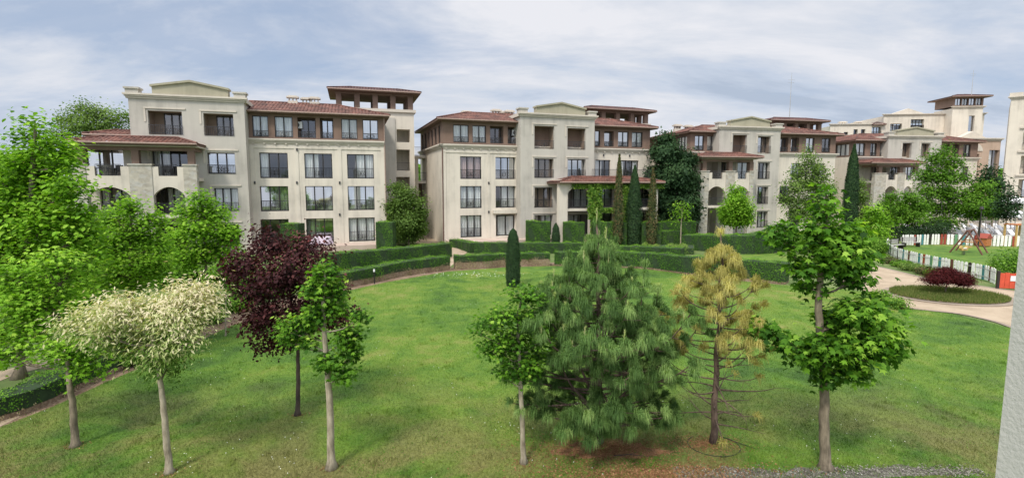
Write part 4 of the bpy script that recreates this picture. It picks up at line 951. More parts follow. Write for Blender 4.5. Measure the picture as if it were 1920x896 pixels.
# pathway on the right round the bed
r_out = [G(1560, 478), G(1606, 486), G(1650, 500), G(1700, 512), G(1760, 527), G(1800, 531), G(1840, 536), G(1900, 545), G(2060, 562), G(2200, 600), G(2200, 700)]
r_in = [G(2050, 665), G(1930, 628), G(1893, 613), G(1860, 602), G(1800, 589), G(1745, 583), G(1700, 577), G(1668, 565), G(1640, 550), G(1600, 540), G(1560, 520)]
sheet('path', r_out + r_in, .012, 'path')
kb = MB()
for a in (smoothpath([G(1640, 549), G(1668, 565), G(1700, 577), G(1745, 583), G(1800, 589), G(1860, 602), G(1893, 613), G(1930, 628)], 4),):
    for i in range(len(a) - 1):
        d = (a[i + 1] - a[i]).normalized(); n_ = Vector((-d.y, d.x, 0)) * .1
        kb.face(a[i] - n_ + Vector((0, 0, .03)), a[i + 1] - n_ + Vector((0, 0, .03)), a[i + 1] + n_ + Vector((0, 0, .03)), a[i] + n_ + Vector((0, 0, .03)))
        kb.face(a[i] + n_ + Vector((0, 0, .03)), a[i + 1] + n_ + Vector((0, 0, .03)), a[i + 1] + n_, a[i] + n_)
tag(kb.build('path_kerb', 'kerb'), kind='structure')
bc = G(1776, 555); bx_, by_ = 2.75, 2.2
ring = [(bc[0] + (bx_ + .32) * math.cos(t), bc[1] + (by_ + .32) * math.sin(t)) for t in np.linspace(0, 2 * math.pi, 48, endpoint=False)]
sheet('bed_kerb', ring, .06, 'kerb', thick=.06)
sheet('bed_soil', [(bc[0] + bx_ * math.cos(t), bc[1] + by_ * math.sin(t)) for t in np.linspace(0, 2 * math.pi, 48, endpoint=False)], .09, 'mulch')
n = 16000; a = rng.random(n) * 6.283; r = np.sqrt(rng.random(n)) * 1.0
bl = leaves('bed_grass', np.stack([bc[0] + a * 0 + np.cos(a) * r * bx_, bc[1] + np.sin(a) * r * by_, np.full(n, .09)], 1), rdir(n) * np.array([[1, 1, .1]]), np.array([[0, 0, 1.]]) + .35 * rdir(n), .15 * (.4 + rng.random(n)), 'blade', 'meadow'); tag(bl, kind='stuff')
# darker brick band along both edges of the right path
for edge in ([G(1650, 500), G(1700, 512), G(1760, 527), G(1800, 531), G(1840, 536), G(1900, 545), G(2000, 556)],):
    ep = smoothpath(edge, 5); eb = MB()
    for i in range(len(ep) - 1):
        d = (ep[i + 1] - ep[i]).normalized(); n_ = Vector((d.y, -d.x, 0)); z_ = Vector((0, 0, .016))
        eb.face(ep[i] + z_, ep[i + 1] + z_, ep[i + 1] + n_ * .3 + z_, ep[i] + n_ * .3 + z_)
    tag(eb.build('path_band', 'kerb'), kind='structure')
# playground lawn, gap paving, terrace pavements, path in the gap
pg = [G(1655, 478), G(1700, 496), G(1760, 509), G(1830, 523), G(1900, 540), G(2060, 560), G(2200, 520), G(2050, 462), G(1900, 461), G(1760, 459), G(1668, 459)]
sheet('playground_lawn', pg, .010, 'lawn')
sheet('gap_paving', [G(778, 455), G(800, 436), G(816, 430), G(832, 441), G(880, 470), G(842, 502), G(824, 506), G(838, 470)], .012, 'path')
sheet('path', [G(1060, 468), G(1150, 463), G(1290, 459), G(1320, 463), G(1290, 466), G(1150, 470), G(1060, 475)], .012, 'path')
sheet('back_lawn', [G(1290, 500), G(1340, 482), G(1430, 474), G(1500, 478), G(1560, 500), G(1560, 525), G(1480, 505), G(1380, 492)], .010, 'lawn')
sheet('pool_deck', [G(1740, 447), (95, 58), (110, 90), (60, 85), G(1700, 425)], .010, 'paving')
# gravel and needle litter near the viewer
def blob(name, px, py, rx, ry, z, mat, n=40, wob=.22):
    c = G(px, py); ph = [random.uniform(0, 6) for _ in range(3)]
    pts = []
    for t in np.linspace(0, 2 * math.pi, n, endpoint=False):
        k = 1 + wob * math.sin(3 * t + ph[0]) + wob * .6 * math.sin(7 * t + ph[1]) + wob * .35 * math.sin(13 * t + ph[2])
        pts.append((c[0] + rx * k * math.cos(t), c[1] + ry * k * math.sin(t)))
    return sheet(name, pts, z, mat)
def scatter_soft(name, cxy, rx, ry, n, size, mat, templ='quad'):
    a = rng.random(n) * 6.283; r = np.abs(rng.normal(size=n)) * .55
    o = leaves(name, np.stack([cxy[0] + np.cos(a) * r * rx, cxy[1] + np.sin(a) * r * ry, .014 + .012 * rng.random(n)], 1), np.array([[0, 0, 1.]]) + .35 * rdir(n), rdir(n), size * (.5 + rng.random(n)), templ, mat)
    return tag(o, kind='stuff')
foliage('litter', [(0, (0.11, 0.05, 0.025)), (0.5, (0.24, 0.115, 0.055)), (1, (0.36, 0.21, 0.11))], 0.0, 0.9)
foliage('stones', [(0, (0.06, 0.055, 0.045)), (0.5, (0.16, 0.15, 0.13)), (1, (0.34, 0.32, 0.28))], 0.0, 0.9)
blob('needle_litter', 1140, 842, 1.15, .42, .012, 'needle_litter'); scatter_soft('fallen_needles', G(1140, 842), 2.0, .8, 9000, .05, 'litter', 'lance')
scatter_soft('fallen_needles', G(1325, 832), 1.0, .5, 2500, .05, 'litter', 'lance')
gx0, gx1 = 4.3, 9.6
gp = [(gx0 + (gx1 - gx0) * t, 10.28 + .10 * math.sin(t * 19) + .06 * math.sin(t * 43) + .1 * t) for t in np.linspace(0, 1, 50)]
sheet('gravel_strip', gp + [(gx1, 10.12), (8.2, 10.05), (6.8, 9.85), (gx0, 9.4)], .013, 'gravel')
n = 4200; xs_ = gx0 - .9 + (gx1 - gx0 + 1.2) * rng.random(n); ys_ = 10.22 + rng.normal(size=n) * .11 - .35 * rng.random(n) * (xs_ < 6.6)
tag(leaves('gravel_stones', np.stack([xs_, ys_, .02 + .012 * rng.random(n)], 1), np.array([[0, 0, 1.]]) + .5 * rdir(n), rdir(n), .035 * (.4 + rng.random(n)), 'oval', 'stones'), kind='stuff')
scatter_soft('soil_crumbs', G(1230, 890), 2.6, .55, 9000, .04, 'litter', 'quad')

# grass blades over the nearer lawn, clover flowers
lx = np.array([p[0] for p in lawn]); ly = np.array([p[1] for p in lawn])
def in_poly(x, y, px, py):
    c = np.zeros(len(x), bool); j = len(px) - 1
    for i in range(len(px)):
        m_ = ((py[i] > y) != (py[j] > y)) & (x < (px[j] - px[i]) * (y - py[i]) / (py[j] - py[i] + 1e-12) + px[i]); c ^= m_; j = i
    return c
n = 420000; yy = 9.2 + 26 * rng.random(n) ** 1.7; xx = (rng.random(n) * 2.1 - 1.05) * (yy + 1.0)
k = in_poly(xx, yy, lx, ly); k &= ~((np.abs(yy - 10.15) < .16) & (xx > 4.6) & (rng.random(n) < .6)); dpx = ((xx - G(1140, 842)[0]) / 1.3) ** 2 + ((yy - G(1140, 842)[1]) / .5) ** 2; k &= ~((dpx < 1) & (rng.random(n) < .85))
xx, yy = xx[k], yy[k]; n = len(xx)
sz = (.030 + .035 * rng.random(n)) * (.8 + yy / 40)
tag(leaves('grass_blades', np.stack([xx, yy, np.full(n, .006)], 1), rdir(n) * np.array([[1, 1, .1]]), np.array([[0, 0, 1.]]) + .75 * rdir(n), sz, 'blade', 'blade'), kind='stuff')
n = 26000; yy = 9.3 + 16 * rng.random(n) ** 1.5; xx = (rng.random(n) * 2.1 - 1.05) * (yy + 1)
cl = np.sin(xx * 1.3 + 2) * np.sin(yy * 1.1 + xx * .3) + .5 * np.sin(xx * 3.1 + yy * 2.2) + .5 * (rng.random(n) - .5); k = in_poly(xx, yy, lx, ly) & (cl > .25); xx, yy = xx[k], yy[k]; n = len(xx)
tag(leaves('clover_leaves', np.stack([xx, yy, np.full(n, .035)], 1), np.array([[0, 0, 1.]]) + .45 * rdir(n), rdir(n), .035 * (.6 + .7 * rng.random(n)), 'oval', 'leaf_mid', None, .1 + .45 * rng.random(n)), kind='stuff')
n = 9000; c_ = rng.integers(0, 420, n); ax_ = (rng.random(420) * 2 - 1); ay_ = 9.4 + 17 * rng.random(420) ** 1.4; ax_ = ax_ * (ay_ + 1); xx = ax_[c_] + rng.normal(size=n) * .07; yy = ay_[c_] + rng.normal(size=n) * .07; k = in_poly(xx, yy, lx, ly); xx, yy = xx[k], yy[k]; n = len(xx)
tag(leaves('grass_tufts', np.stack([xx, yy, np.full(n, .006)], 1), rdir(n) * np.array([[1, 1, .1]]), np.array([[0, 0, 1.]]) + .5 * rdir(n), .09 * (.6 + .8 * rng.random(n)), 'blade', 'blade'), kind='stuff')
for tx_, ty_ in ((318, 886), (622, 878), (982, 868), (1548, 878), (558, 778), (142, 836)):
    scatter_soft('fallen_leaves', G(tx_, ty_), .28, .2, 160, .035, 'litter', 'quad')
n = 2200; yy = 9.5 + 26 * rng.random(n); xx = (rng.random(n) * 2 - 1) * yy
cl = np.sin(xx * .9 + 1) * np.sin(yy * .7) + .6 * np.sin(xx * 2.1 + yy * 1.7) + .6 * (rng.random(n) - .5); k = in_poly(xx, yy, lx, ly) & (cl > .35); xx, yy = xx[k], yy[k]; n = len(xx)
tag(leaves('clover_flowers', np.stack([xx, yy, np.full(n, .05)], 1), np.array([[0, -.4, 1.]]) + .3 * rdir(n), rdir(n), .024, 'oval', 'flower'), kind='stuff')
x0, y0 = G(890, 515); n = 110; tag(leaves('clover_flowers', np.stack([x0 + rng.normal(size=n) * 1.6, y0 + rng.normal(size=n) * .6, np.full(n, .05)], 1), np.array([[0, -.4, 1.]]) + .3 * rdir(n), rdir(n), .05, 'oval', 'flower'), kind='stuff')

# ================================================================== hedges
def GH(px, py, h=0): return G(px, py, h)
hg = 'clipped hedges round the lawn'
hedge('long low clipped hedge with bare tan twigs at its foot, left of the gap', [G(615, 545), G(650, 537), G(700, 527), G(760, 515), G(838, 505)], .95, .92, 1.0, bare=.42, group=hg, dens=420)
hedge('taller dark green double hedge below the left building, behind the low twiggy one', [G(612, 508), G(660, 503), G(735, 495), G(800, 487), G(838, 481)], 1.2, 1.25, 1.2, group=hg, dens=420)
hedge('low hedge with bare pale lower half, behind the small cone topped yew', [G(852, 504), G(900, 502), G(960, 498), G(1030, 497)], .9, 1.0, .95, bare=.55, group=hg, dens=420)
hedge('low trimmed hedge starting behind the big pine, ending beside the maple on the right', [G(1040, 497), G(1130, 499), G(1215, 503), G(1300, 514), G(1390, 522), G(1476, 531)], 1.0, 1.05, 1.3, bare=.12, group=hg, dens=420)
hedge('short hedge running back along the footpath beside the middle building', [G(850, 462), G(868, 466), G(890, 474)], 1.0, .75, .9, group=hg, dens=320)
hedge('long straight second row hedge in front of the middle building', [G(890, 474), G(950, 474), G(1020, 474), G(1130, 474)], 1.0, .95, .9, group=hg, dens=320)
hedge('low straight hedge behind the pine tip, below the porch path', [G(1140, 480), G(1200, 482), G(1280, 488)], 1.1, .9, 1.0, group=hg, dens=320)
bgc = hedge('sprawling olive groundcover bank beyond the hedge, left of the large block hedge', [G(1205, 470), G(1250, 472), G(1300, 474)], 2.6, .45, .6, group=None, name='groundcover_bed', cat='groundcover', mat='leaf_olive', lump=.12, size=.09)
tall = 'tall block hedges under the middle building'
for a, c_, h0, h1, lb in ((986, 1031, 1.95, 1.85, 'tall block hedge with sloping top, leftmost at the foot of the middle building'), (1056, 1094, 1.8, 1.8, 'tall block hedge just right of the dark cone bush'), (1110, 1172, 1.85, 1.8, 'tall block hedge in front of the porch, behind the pine tip'), (1200, 1236, 1.8, 1.8, 'tall block hedge between the dark cypress and the rusty one')):
    hedge(lb, [G(a, 459), G(c_, 459)], 1.3, h0 + .5, h1 + .5, group=tall, dens=300, size=.07)
hedge('upper hedge tier in front of the tall dark conifer', [G(1237, 449), G(1300, 449)], 1.4, 2.0, 2.0, group=tall, dens=260, size=.08)
hedge('lower lighter hedge tier in front of the dark conifer, beside the pale sapling trunk', [G(1222, 458), G(1276, 457)], 1.2, 1.35, 1.35, group=tall, dens=260, size=.07)
hedge('large long block hedge at the right behind the golden pine top', [G(1283, 466), G(1340, 470), G(1390, 474), G(1436, 472), G(1470, 462)], 1.9, 1.35, 2.05, group=hg, dens=420)
for px, py, h, lb in ((725, 467, 2.7, 'clipped cube shrub at the right end of the left building front'), (551, 474, 2.75, 'clipped cube shrub behind the purple tree, against the left building')):
    x, y = G(px, py + 4); hedge(lb, [(x - .75, y), (x + .75, y)], 1.5, h, h, name='cube_shrub', cat='shrub', dens=420, group='clipped cube shrubs')
# left low hedge by the path
hedge('loose low privet hedge at the lower left corner beside the path', [G(-120, 815), G(0, 781), G(60, 762), G(130, 726), G(215, 690), G(300, 655)], .85, .62, .62, bare=.25, group=hg, dens=520, size=.05, lump=.06)
for px, py, h, lb, gs in ((1042, 466, 2.4, 'small dark cone shaped evergreen between the tall block hedges', [(0, .42), (.5, .42), (.8, .3), (1, .05)]),):
    column_tree('cone_bush', lb, 'bush', G(px, py), h, gs, 'leaf_dark', 'hull_dark', 4500, .07)
column_tree('columnar_yew', 'dark narrow columnar yew standing alone on the far lawn edge', 'tree', G(962, 537), 3.42, [(0, .34), (.15, .44), (.6, .40), (.85, .30), (.96, .18), (1, .03)], 'leaf_dark', 'hull_dark', 15000, .055)
column_tree('italian_cypress', 'dense dark cypress pointed column in front of the vine porch', 'tree', G(1187, 459), 7.9, [(0, .7), (.25, .82), (.55, .7), (.8, .4), (.93, .2), (1, .03)], 'leaf_dark', 'hull_dark', 13000, .12, rag=.06)
for px, h, lb in ((1158, 8.9, 'thin rusty brown cypress left of the dense dark one'), (1221, 7.6, 'thin ragged rusty cypress right of the dense dark one')):
    column_tree('italian_cypress', lb, 'tree', G(px, 461), h, [(0, .2), (.06, .45), (.35, .52), (.7, .33), (.9, .16), (1, .02)], 'rusty_leaf', 'hull', 5500, .14, rag=.22)
column_tree('italian_cypress', 'tall dark cypress standing before the third building right end', 'tree', G(1590, 452), 10.2, [(0, .5), (.2, .75), (.6, .66), (.85, .38), (1, .03)], 'leaf_dark', 'hull_dark', 12000, .14)

# ================================================================== trees near the viewer
YB = lambda px, py: G(px, py)[1]
def T3(pts, Y): return [XYZ(p[0], p[1], Y + (p[2] if len(p) > 2 else 0)) for p in pts]
def ground_pt(px, py): x, y = G(px, py); return (x, y, -.03)
# young bright maple
Y = YB(622, 878)
tree('young_maple', 'slender young maple with separate bright green leaf clumps, pale trunk, front of the purple tree', 'tree', G(622, 878), [ground_pt(622, 878)] + T3([(617, 740), (609, 640), (607, 560), (610, 510)], Y), .115, .03,
     CL(Y, [(610, 512, 24, 24), (596, 545, 28, 26), (632, 545, 24, 26), (612, 578, 42, 22), (590, 596, 26, 18), (560, 612, 34, 22), (545, 634, 24, 20), (582, 640, 16, 14), (678, 592, 20, 13), (655, 632, 28, 28), (660, 664, 22, 22), (612, 682, 30, 17), (645, 700, 20, 22)]), 'maple', .12, 'leaf_maple', 'bark_pale', twigs=.8, per=10, spread=.085, up=.6, light=.7)
# purple tree
Y = YB(558, 778)
tree('purple_plum', 'dark purple leaved plum tree with one thin black trunk', 'tree', G(558, 778), [ground_pt(558, 778)] + T3([(559, 700), (557, 640), (545, 560), (535, 480)], Y), .085, .03,
     CL(Y, [(462, 492, 44, 34), (520, 462, 46, 34), (500, 440, 26, 20), (580, 470, 44, 38), (545, 520, 70, 50), (480, 540, 50, 40), (600, 500, 24, 26), (610, 545, 42, 36), (500, 590, 50, 36), (560, 590, 55, 42), (480, 610, 26, 26), (520, 640, 50, 24), (610, 600, 44, 30), (650, 586, 14, 12), (440, 510, 22, 22)]), 'quad', .095, 'leaf_purple', 'bark_dark', twigs=.8, per=24, spread=.17, up=.35, light=.35)
# variegated box elder
Y = YB(318, 886)
def creamf(q, outer, d, k):
    hz = (q[:, 2] - 2.15) / 1.0
    return np.clip(.48 * hz - .04 + .55 * rng.random(k) + .5 * (outer - .8), 0, 1)
tree('variegated_maple', 'wide topped variegated maple with cream and pale green leaves on a single trunk', 'tree', G(318, 886), [ground_pt(318, 886)] + T3([(310, 800), (303, 728), (292, 670), (285, 620)], Y), .10, .04,
     CL(Y, [(160, 606, 46, 36, .3), (135, 610, 28, 26, .3), (210, 588, 46, 34), (200, 625, 46, 30), (270, 580, 56, 36), (250, 640, 52, 38), (320, 600, 56, 42), (340, 560, 56, 32, .6), (385, 548, 34, 28, .8), (372, 585, 40, 32, .4), (300, 660, 52, 38), (310, 692, 32, 24), (345, 640, 36, 34)]), 'lance', .10, 'leaf_cream', 'bark_pale', twigs=1.25, per=34, spread=.17, up=.5, rndf=creamf)
# small maple left of the pine
Y = YB(982, 868)
tree('young_maple', 'small maple with a thin leaning pale trunk touching the left of the big pine', 'tree', G(982, 868), [ground_pt(982, 868)] + T3([(978, 760), (974, 680), (972, 600), (980, 550)], Y), .085, .03,
     CL(Y, [(985, 556, 34, 24), (950, 590, 32, 24), (915, 606, 28, 18), (1000, 596, 40, 30), (930, 650, 38, 26), (1012, 640, 24, 30), (960, 640, 40, 32), (975, 690, 40, 30), (945, 700, 18, 16), (1005, 680, 24, 24), (893, 620, 12, 10)]), 'maple', .11, 'leaf_maple', 'bark_pale', twigs=.8, per=10, spread=.10, up=.6, light=.6)
# big maple on the right
Y = YB(1548, 878)
tree('maple_tree', 'sturdy maple with big dark green leaves in tiers and a thick trunk, front right', 'tree', G(1548, 878), [ground_pt(1548, 878)] + T3([(1546, 780), (1545, 700), (1536, 600), (1538, 520), (1548, 430), (1550, 370)], Y), .15, .05,
     CL(Y, [(1460, 440, 32, 24), (1480, 470, 16, 16), (1550, 362, 13, 14), (1546, 392, 26, 18), (1536, 436, 34, 24), (1585, 440, 38, 26), (1560, 468, 55, 28), (1610, 486, 32, 24), (1508, 506, 30, 22), (1600, 520, 36, 24), (1520, 536, 26, 16), (1575, 500, 40, 24), (1440, 622, 30, 18), (1470, 640, 30, 20), (1510, 660, 36, 28), (1560, 650, 48, 34, -.3), (1560, 600, 36, 26), (1610, 590, 48, 32), (1650, 610, 40, 34), (1668, 650, 26, 34), (1620, 650, 46, 40, -.4), (1590, 690, 38, 26, -.2), (1545, 706, 26, 18), (1640, 570, 26, 16)]), 'maple', .175, 'leaf_maple', 'bark_grey', twigs=.8, per=11, spread=.12, up=.5, light=.65)
# the trees on the left
Y = YB(142, 836)
tree('green_maple', 'mid green maple with brown trunk at far left, crown half behind the cream leaved tree', 'tree', G(142, 836), [ground_pt(142, 836)] + T3([(136, 760), (130, 715), (125, 650, .4), (110, 590, .9)], Y), .11, .04,
     CL(Y, [(150, 655, 46, 32, .4), (110, 660, 40, 30, .3), (165, 690, 34, 24, .3), (70, 620, 50, 36, .6), (90, 560, 60, 40, .8), (40, 580, 46, 40, .6), (20, 660, 40, 40, .3), (30, 520, 50, 40, .8), (110, 500, 50, 40, 1.0), (205, 655, 26, 24, .6)]), 'maple', .13, 'leaf_bright', 'bark_grey', twigs=1.0, per=14, spread=.16, up=.72, light=.6)
Y = 15.5
tree('large_ash', 'tall light green spreading tree filling the left edge, its top above the far roof line', 'tree', XYZ(35, 700, Y)[:2], [(XYZ(35, 700, Y)[0], Y, -.03)] + T3([(40, 560), (55, 420), (62, 300), (66, 240)], Y), .17, .05,
     CL(Y, [(66, 228, 24, 16), (52, 258, 28, 18), (88, 270, 36, 24), (30, 305, 38, 22), (120, 300, 34, 24), (70, 320, 46, 30), (8, 345, 36, 26), (60, 370, 60, 34), (130, 350, 36, 28), (150, 395, 34, 26), (90, 420, 60, 40), (20, 410, 60, 40), (150, 440, 40, 34), (60, 480, 70, 44), (130, 500, 50, 38), (-10, 480, 50, 60), (40, 540, 70, 44), (110, 570, 60, 40), (165, 560, 34, 30), (10, 620, 60, 40), (175, 480, 24, 22), (-50, 380, 50, 60)]), 'oval', .15, 'leaf_bright', 'bark_grey', twigs=.85, per=26, spread=.22, up=.72, light=.6)
Y = 19.5
tree('green_maple', 'round green maple standing behind the cream leaved tree, grey trunk visible between them', 'tree', XYZ(246, 620, Y)[:2], [(XYZ(246, 620, Y)[0], Y, -.03)] + T3([(247, 580), (245, 520), (245, 450), (245, 400)], Y), .13, .05,
     CL(Y, [(245, 388, 32, 22), (215, 410, 32, 28), (278, 415, 32, 26), (250, 440, 46, 34), (205, 460, 34, 34), (295, 455, 24, 30), (265, 495, 46, 34), (215, 510, 38, 34), (300, 500, 26, 26), (180, 530, 34, 28), (245, 535, 30, 22)]), 'maple', .15, 'leaf_bright', 'bark_grey', twigs=1.3, per=12, spread=.19, up=.68, light=.55)
Y = 24
tree('green_maple', 'rounded green maple in front of the left building wall, left of the purple tree', 'tree', XYZ(388, 590, Y)[:2], [(XYZ(388, 590, Y)[0], Y, -.03)] + T3([(388, 540), (385, 480), (382, 400)], Y), .13, .05,
     CL(Y, [(375, 375, 26, 20), (352, 400, 28, 24), (400, 402, 32, 26), (375, 430, 42, 30), (428, 440, 28, 24), (340, 450, 30, 28), (395, 470, 44, 30), (350, 485, 34, 24), (440, 470, 16, 18)]), 'maple', .17, 'leaf_bright', 'bark_grey', twigs=1.4, per=12, spread=.2, up=.65, light=.5)
Y = 21.5
tree('young_sapling', 'thin young sapling with a dark leaf clump on the left lawn edge', 'tree', G(423, 630), [ground_pt(423, 630)] + T3([(423, 580), (424, 540), (420, 500)], YB(423, 630)), .04, .02,
     CL(YB(423, 630), [(395, 562, 26, 24), (420, 520, 24, 22), (400, 590, 18, 12), (445, 548, 16, 16), (432, 500, 24, 14)]), 'oval', .12, 'leaf_mid', 'bark_pale', twigs=1.3, per=14, spread=.16)
for lb, px, Y, lst in (('green bushy tree filling the gap below the terrace, behind the left trees', 300, 31, [(170, 430, 50, 40), (230, 470, 50, 34), (300, 470, 46, 40), (340, 520, 50, 34), (260, 520, 60, 40), (400, 530, 46, 30), (440, 520, 24, 24), (180, 510, 50, 50)]),
                       ('dense green tree low at the far left edge behind the ash', 60, 29, [(-20, 330, 60, 50), (40, 420, 70, 60), (110, 460, 60, 60), (0, 520, 70, 60), (100, 560, 60, 50), (-60, 420, 60, 90), (60, 620, 70, 40)])):
    tree('dense_tree', lb, 'tree', XYZ(px, 500, Y)[:2], [(XYZ(px, 500, Y)[0], Y, -.03)] + T3([(px, 540), (px, 470)], Y), .15, .06, CL(Y, lst), 'quad', .22, 'leaf_mid', 'bark_grey', twigs=.8, per=34, spread=.34, up=.6)
# low planting along the left strip
for i, (px, py, rx, h) in enumerate([(220, 700, .8, .9), (380, 615, .9, 1.1), (440, 592, .8, .8), (500, 560, 1.2, .9), (570, 545, 1.0, .7), (330, 628, 1.0, 1.0), (460, 560, 1.6, 1.3), (540, 530, 1.8, 1.0)]):
    x, y = G(px, py); bush(['low leafy shrub in the left planting strip under the cream leaved tree', 'leafy shrub at the foot of the thin sapling', 'small shrub right of the thin sapling', 'low shrub left of the purple tree crown on the lawn edge', 'low shrub behind the young bright maple top', 'shrub in the strip between the cream tree and the sapling', 'wide shrub behind the purple tree, left part', 'wide shrub behind the purple tree, right part'][i], (x - .3, y + .8), rx, rx * .7, h, 'leaf_mid', 1800, .11, group='shrubs in the left planting strip')

# ================================================================== pines
def pine(name, label, base, H, rf, nb, mat, barkmat, tuft=70, nl=.17, bare=0.0, rtr=.11, droop=.35, leanx=0.0, candles=False, topdens=1.0, sub=3, sag=0.0, leaders=()):
    root = empty(name, (*base, 0), 0, label, 'tree')
    tb = MB(); m = 14
    tp = [Vector((leanx * (i / m) + .03 * math.sin(i * 1.7), .03 * math.cos(i * 1.3), H * i / m - .03 * (i == 0))) for i in range(m + 1)]
    tb.tube(tp, [rtr * (1.25 if i == 0 else 1) * (1 - .9 * i / m) + .008 for i in range(m + 1)], 9)
    ends = []; hb_ = lambda z: z / H >= bare
    for i in range(nb):
        t = (i + .5) / nb; z = H * (.10 + .88 * t ** (1.12 if bare == 0 else .92)); a = i * 2.39996 + random.uniform(-.4, .4)
        r = rf(z / H) * random.uniform(.72, 1.08)
        if r < .06: continue
        d = Vector((math.cos(a), math.sin(a), 0)); p0 = Vector((leanx * z / H, 0, z * .93))
        lift = r * random.uniform(.15, .65) * (1 if z > H * .3 else .3) - sag * r; lift = lift if hb_(z) else r * random.uniform(-.3, .6)
        pts = [p0, p0 + d * r * .4 + Vector((0, 0, lift * .12)), p0 + d * r * .78 + Vector((0, 0, lift * .5)), p0 + d * r + Vector((0, 0, lift))]
        pts = smoothpath(pts, 3); br = max(.007, .03 * (r / 2) + .006)
        tb.tube(pts, [br * (1 - .8 * q / (len(pts) - 1)) for q in range(len(pts))], 5, False)
        hfrac = z / H
        if hfrac < bare and random.random() < .92:
            for q in range(3):      # dead side twigs
                s = pts[random.randint(3, len(pts) - 1)]; tb.tube([s, s + (d * random.uniform(.1, .3) + Vector(rdir(1)[0]) * .2) * r], .004, 3, False)
            if random.random() < .3: ends.append((pts[-1], d, .4))
            continue
        ends.append((pts[-1], d, 1)); ns = max(2, int(r * sub * 2.3))
        for q in range(ns):
            f = random.uniform(.3, .97); s = pts[min(len(pts) - 1, int(f * (len(pts) - 1)))]
            sd = (d * .7 + Vector((-d.y, d.x, 0)) * random.uniform(-1.2, 1.2) + Vector((0, 0, random.uniform(-.1, .6)))).normalized(); ln = random.uniform(.15, .42) * (r ** .5)
            e = s + sd * ln; tb.tube([s, s.lerp(e, .5) + Vector((0, 0, -.02)), e], [br * .4, br * .3, .004], 3, False); ends.append((e, sd, f))
            if random.random() < .45: ends.append((s.lerp(e, .55), sd, f))
    for dx, dy, h0_, h1_ in leaders:
        lp0 = Vector((dx * .3, dy * .3, h0_ * .55)); lps = smoothpath([lp0, Vector((dx * .8, dy * .8, h0_)), Vector((dx, dy, h1_))], 5)
        tb.tube(lps, [.035 * (1 - .8 * q / (len(lps) - 1)) for q in range(len(lps))], 6, False)
        for q in range(16):
            f = .45 + .5 * q / 16; s = lps[int(f * (len(lps) - 1))]; a = q * 2.4; rr = (1.05 - f) * 1.1 + .12
            dd = Vector((math.cos(a), math.sin(a), .5)).normalized(); e = s + dd * rr * random.uniform(.6, 1.1); tb.tube([s, e], .006, 3, False); ends.append((e, dd, .9))
        ends.append((lps[-1], Vector((0, 0, 1)), 1))
    ends.append((tp[-1], Vector((0, 0, 1)), 1)); ends.append((tp[-2], Vector((0, 0, 1)), 1))
    P, Nn, T, Rn, Sz = [], [], [], [], []
    for e, d, f in ends:
        k = int(tuft * random.uniform(.5, 1.3) * (1 if e.z > H * (bare + .12) or bare == 0 else .35)); tone = random.random() ** 1.3 * .6
        dirs = rdir(k) * .75 + np.array(d)[None, :] * .8 + np.array([[0, 0, .35]])
        along = rng.random(k)[:, None] * .10
        P.append(np.array(e)[None, :] - np.array(d)[None, :] * along + rng.normal(size=(k, 3)) * .012)
        hd = norm(dirs); Nn.append(hd)
        Rn.append(np.clip(tone + .35 * rng.random(k), 0, .9)); Sz.append(nl * (.7 + .5 * rng.random(k)))
    P = np.concatenate(P); D = np.concatenate(Nn); Rn = np.concatenate(Rn); Sz = np.concatenate(Sz); n = len(P)
    # two-segment drooping needles
    side = norm(np.cross(D, rdir(n))); wdt = .0048
    mid = P + D * Sz[:, None] * .5; D2 = norm(D * .55 + np.array([[0, 0, -1.0]]) * droop * 2.0); tip = mid + D2 * Sz[:, None] * .55
    V = np.stack([P - side * wdt, P + side * wdt, mid + side * wdt, mid - side * wdt, tip], 1).reshape(-1, 3)
    ix = np.arange(n)[:, None] * 5; loops = np.concatenate([ix + 0, ix + 1, ix + 2, ix + 3, ix + 3, ix + 2, ix + 4], 1).ravel()
    tot = np.tile([4, 3], n); st = np.concatenate([[0], np.cumsum(tot)[:-1]])
    me = bpy.data.meshes.new('needles'); me.vertices.add(n * 5); me.vertices.foreach_set('co', V.astype(np.float32).ravel()); me.loops.add(len(loops)); me.loops.foreach_set('vertex_index', loops.astype(np.int32))
    me.polygons.add(len(tot)); me.polygons.foreach_set('loop_start', st.astype(np.int32)); me.polygons.foreach_set('loop_total', tot.astype(np.int32)); me.update(calc_edges=True)
    at = me.attributes.new('rnd', 'FLOAT', 'POINT'); at.data.foreach_set('value', np.repeat(Rn, 5).astype(np.float32))
    tb.build('trunk', barkmat, root, True); obj('needles', me, mat, root)
    if candles:
        cands = [e for e, d, f in ends if e.z > H * .5 and f > .6]; random.shuffle(cands); cp_, cn, ct = [], [], []
        for e in cands[:46] + [tp[-1]]:
            cm = MB(); ln = random.uniform(.12, .32) * (1.3 if e.z > H * .8 else .8); cm.tube([e, e + Vector((random.uniform(-.03, .03), random.uniform(-.03, .03), ln))], [.013, .006], 5); cm.build('new_candle', 'candle', root)
            k = 40; z = rng.random(k) * ln; cp_.append(np.stack([e.x + 0 * z, e.y + 0 * z, e.z + z], 1)); ct.append(rdir(k) * .5 + np.array([[0, 0, .9]]))
        cp_ = np.concatenate(cp_); ct = np.concatenate(ct); leaves('candle_needles', cp_, rdir(len(cp_)), ct, .075, 'blade', mat, root, np.full(len(cp_), 1.0))
    return root
simple('candle', (0.36, 0.36, 0.17), 0.7)
def prof(pts): return lambda t: float(np.interp(t, [p[0] for p in pts], [p[1] for p in pts]))
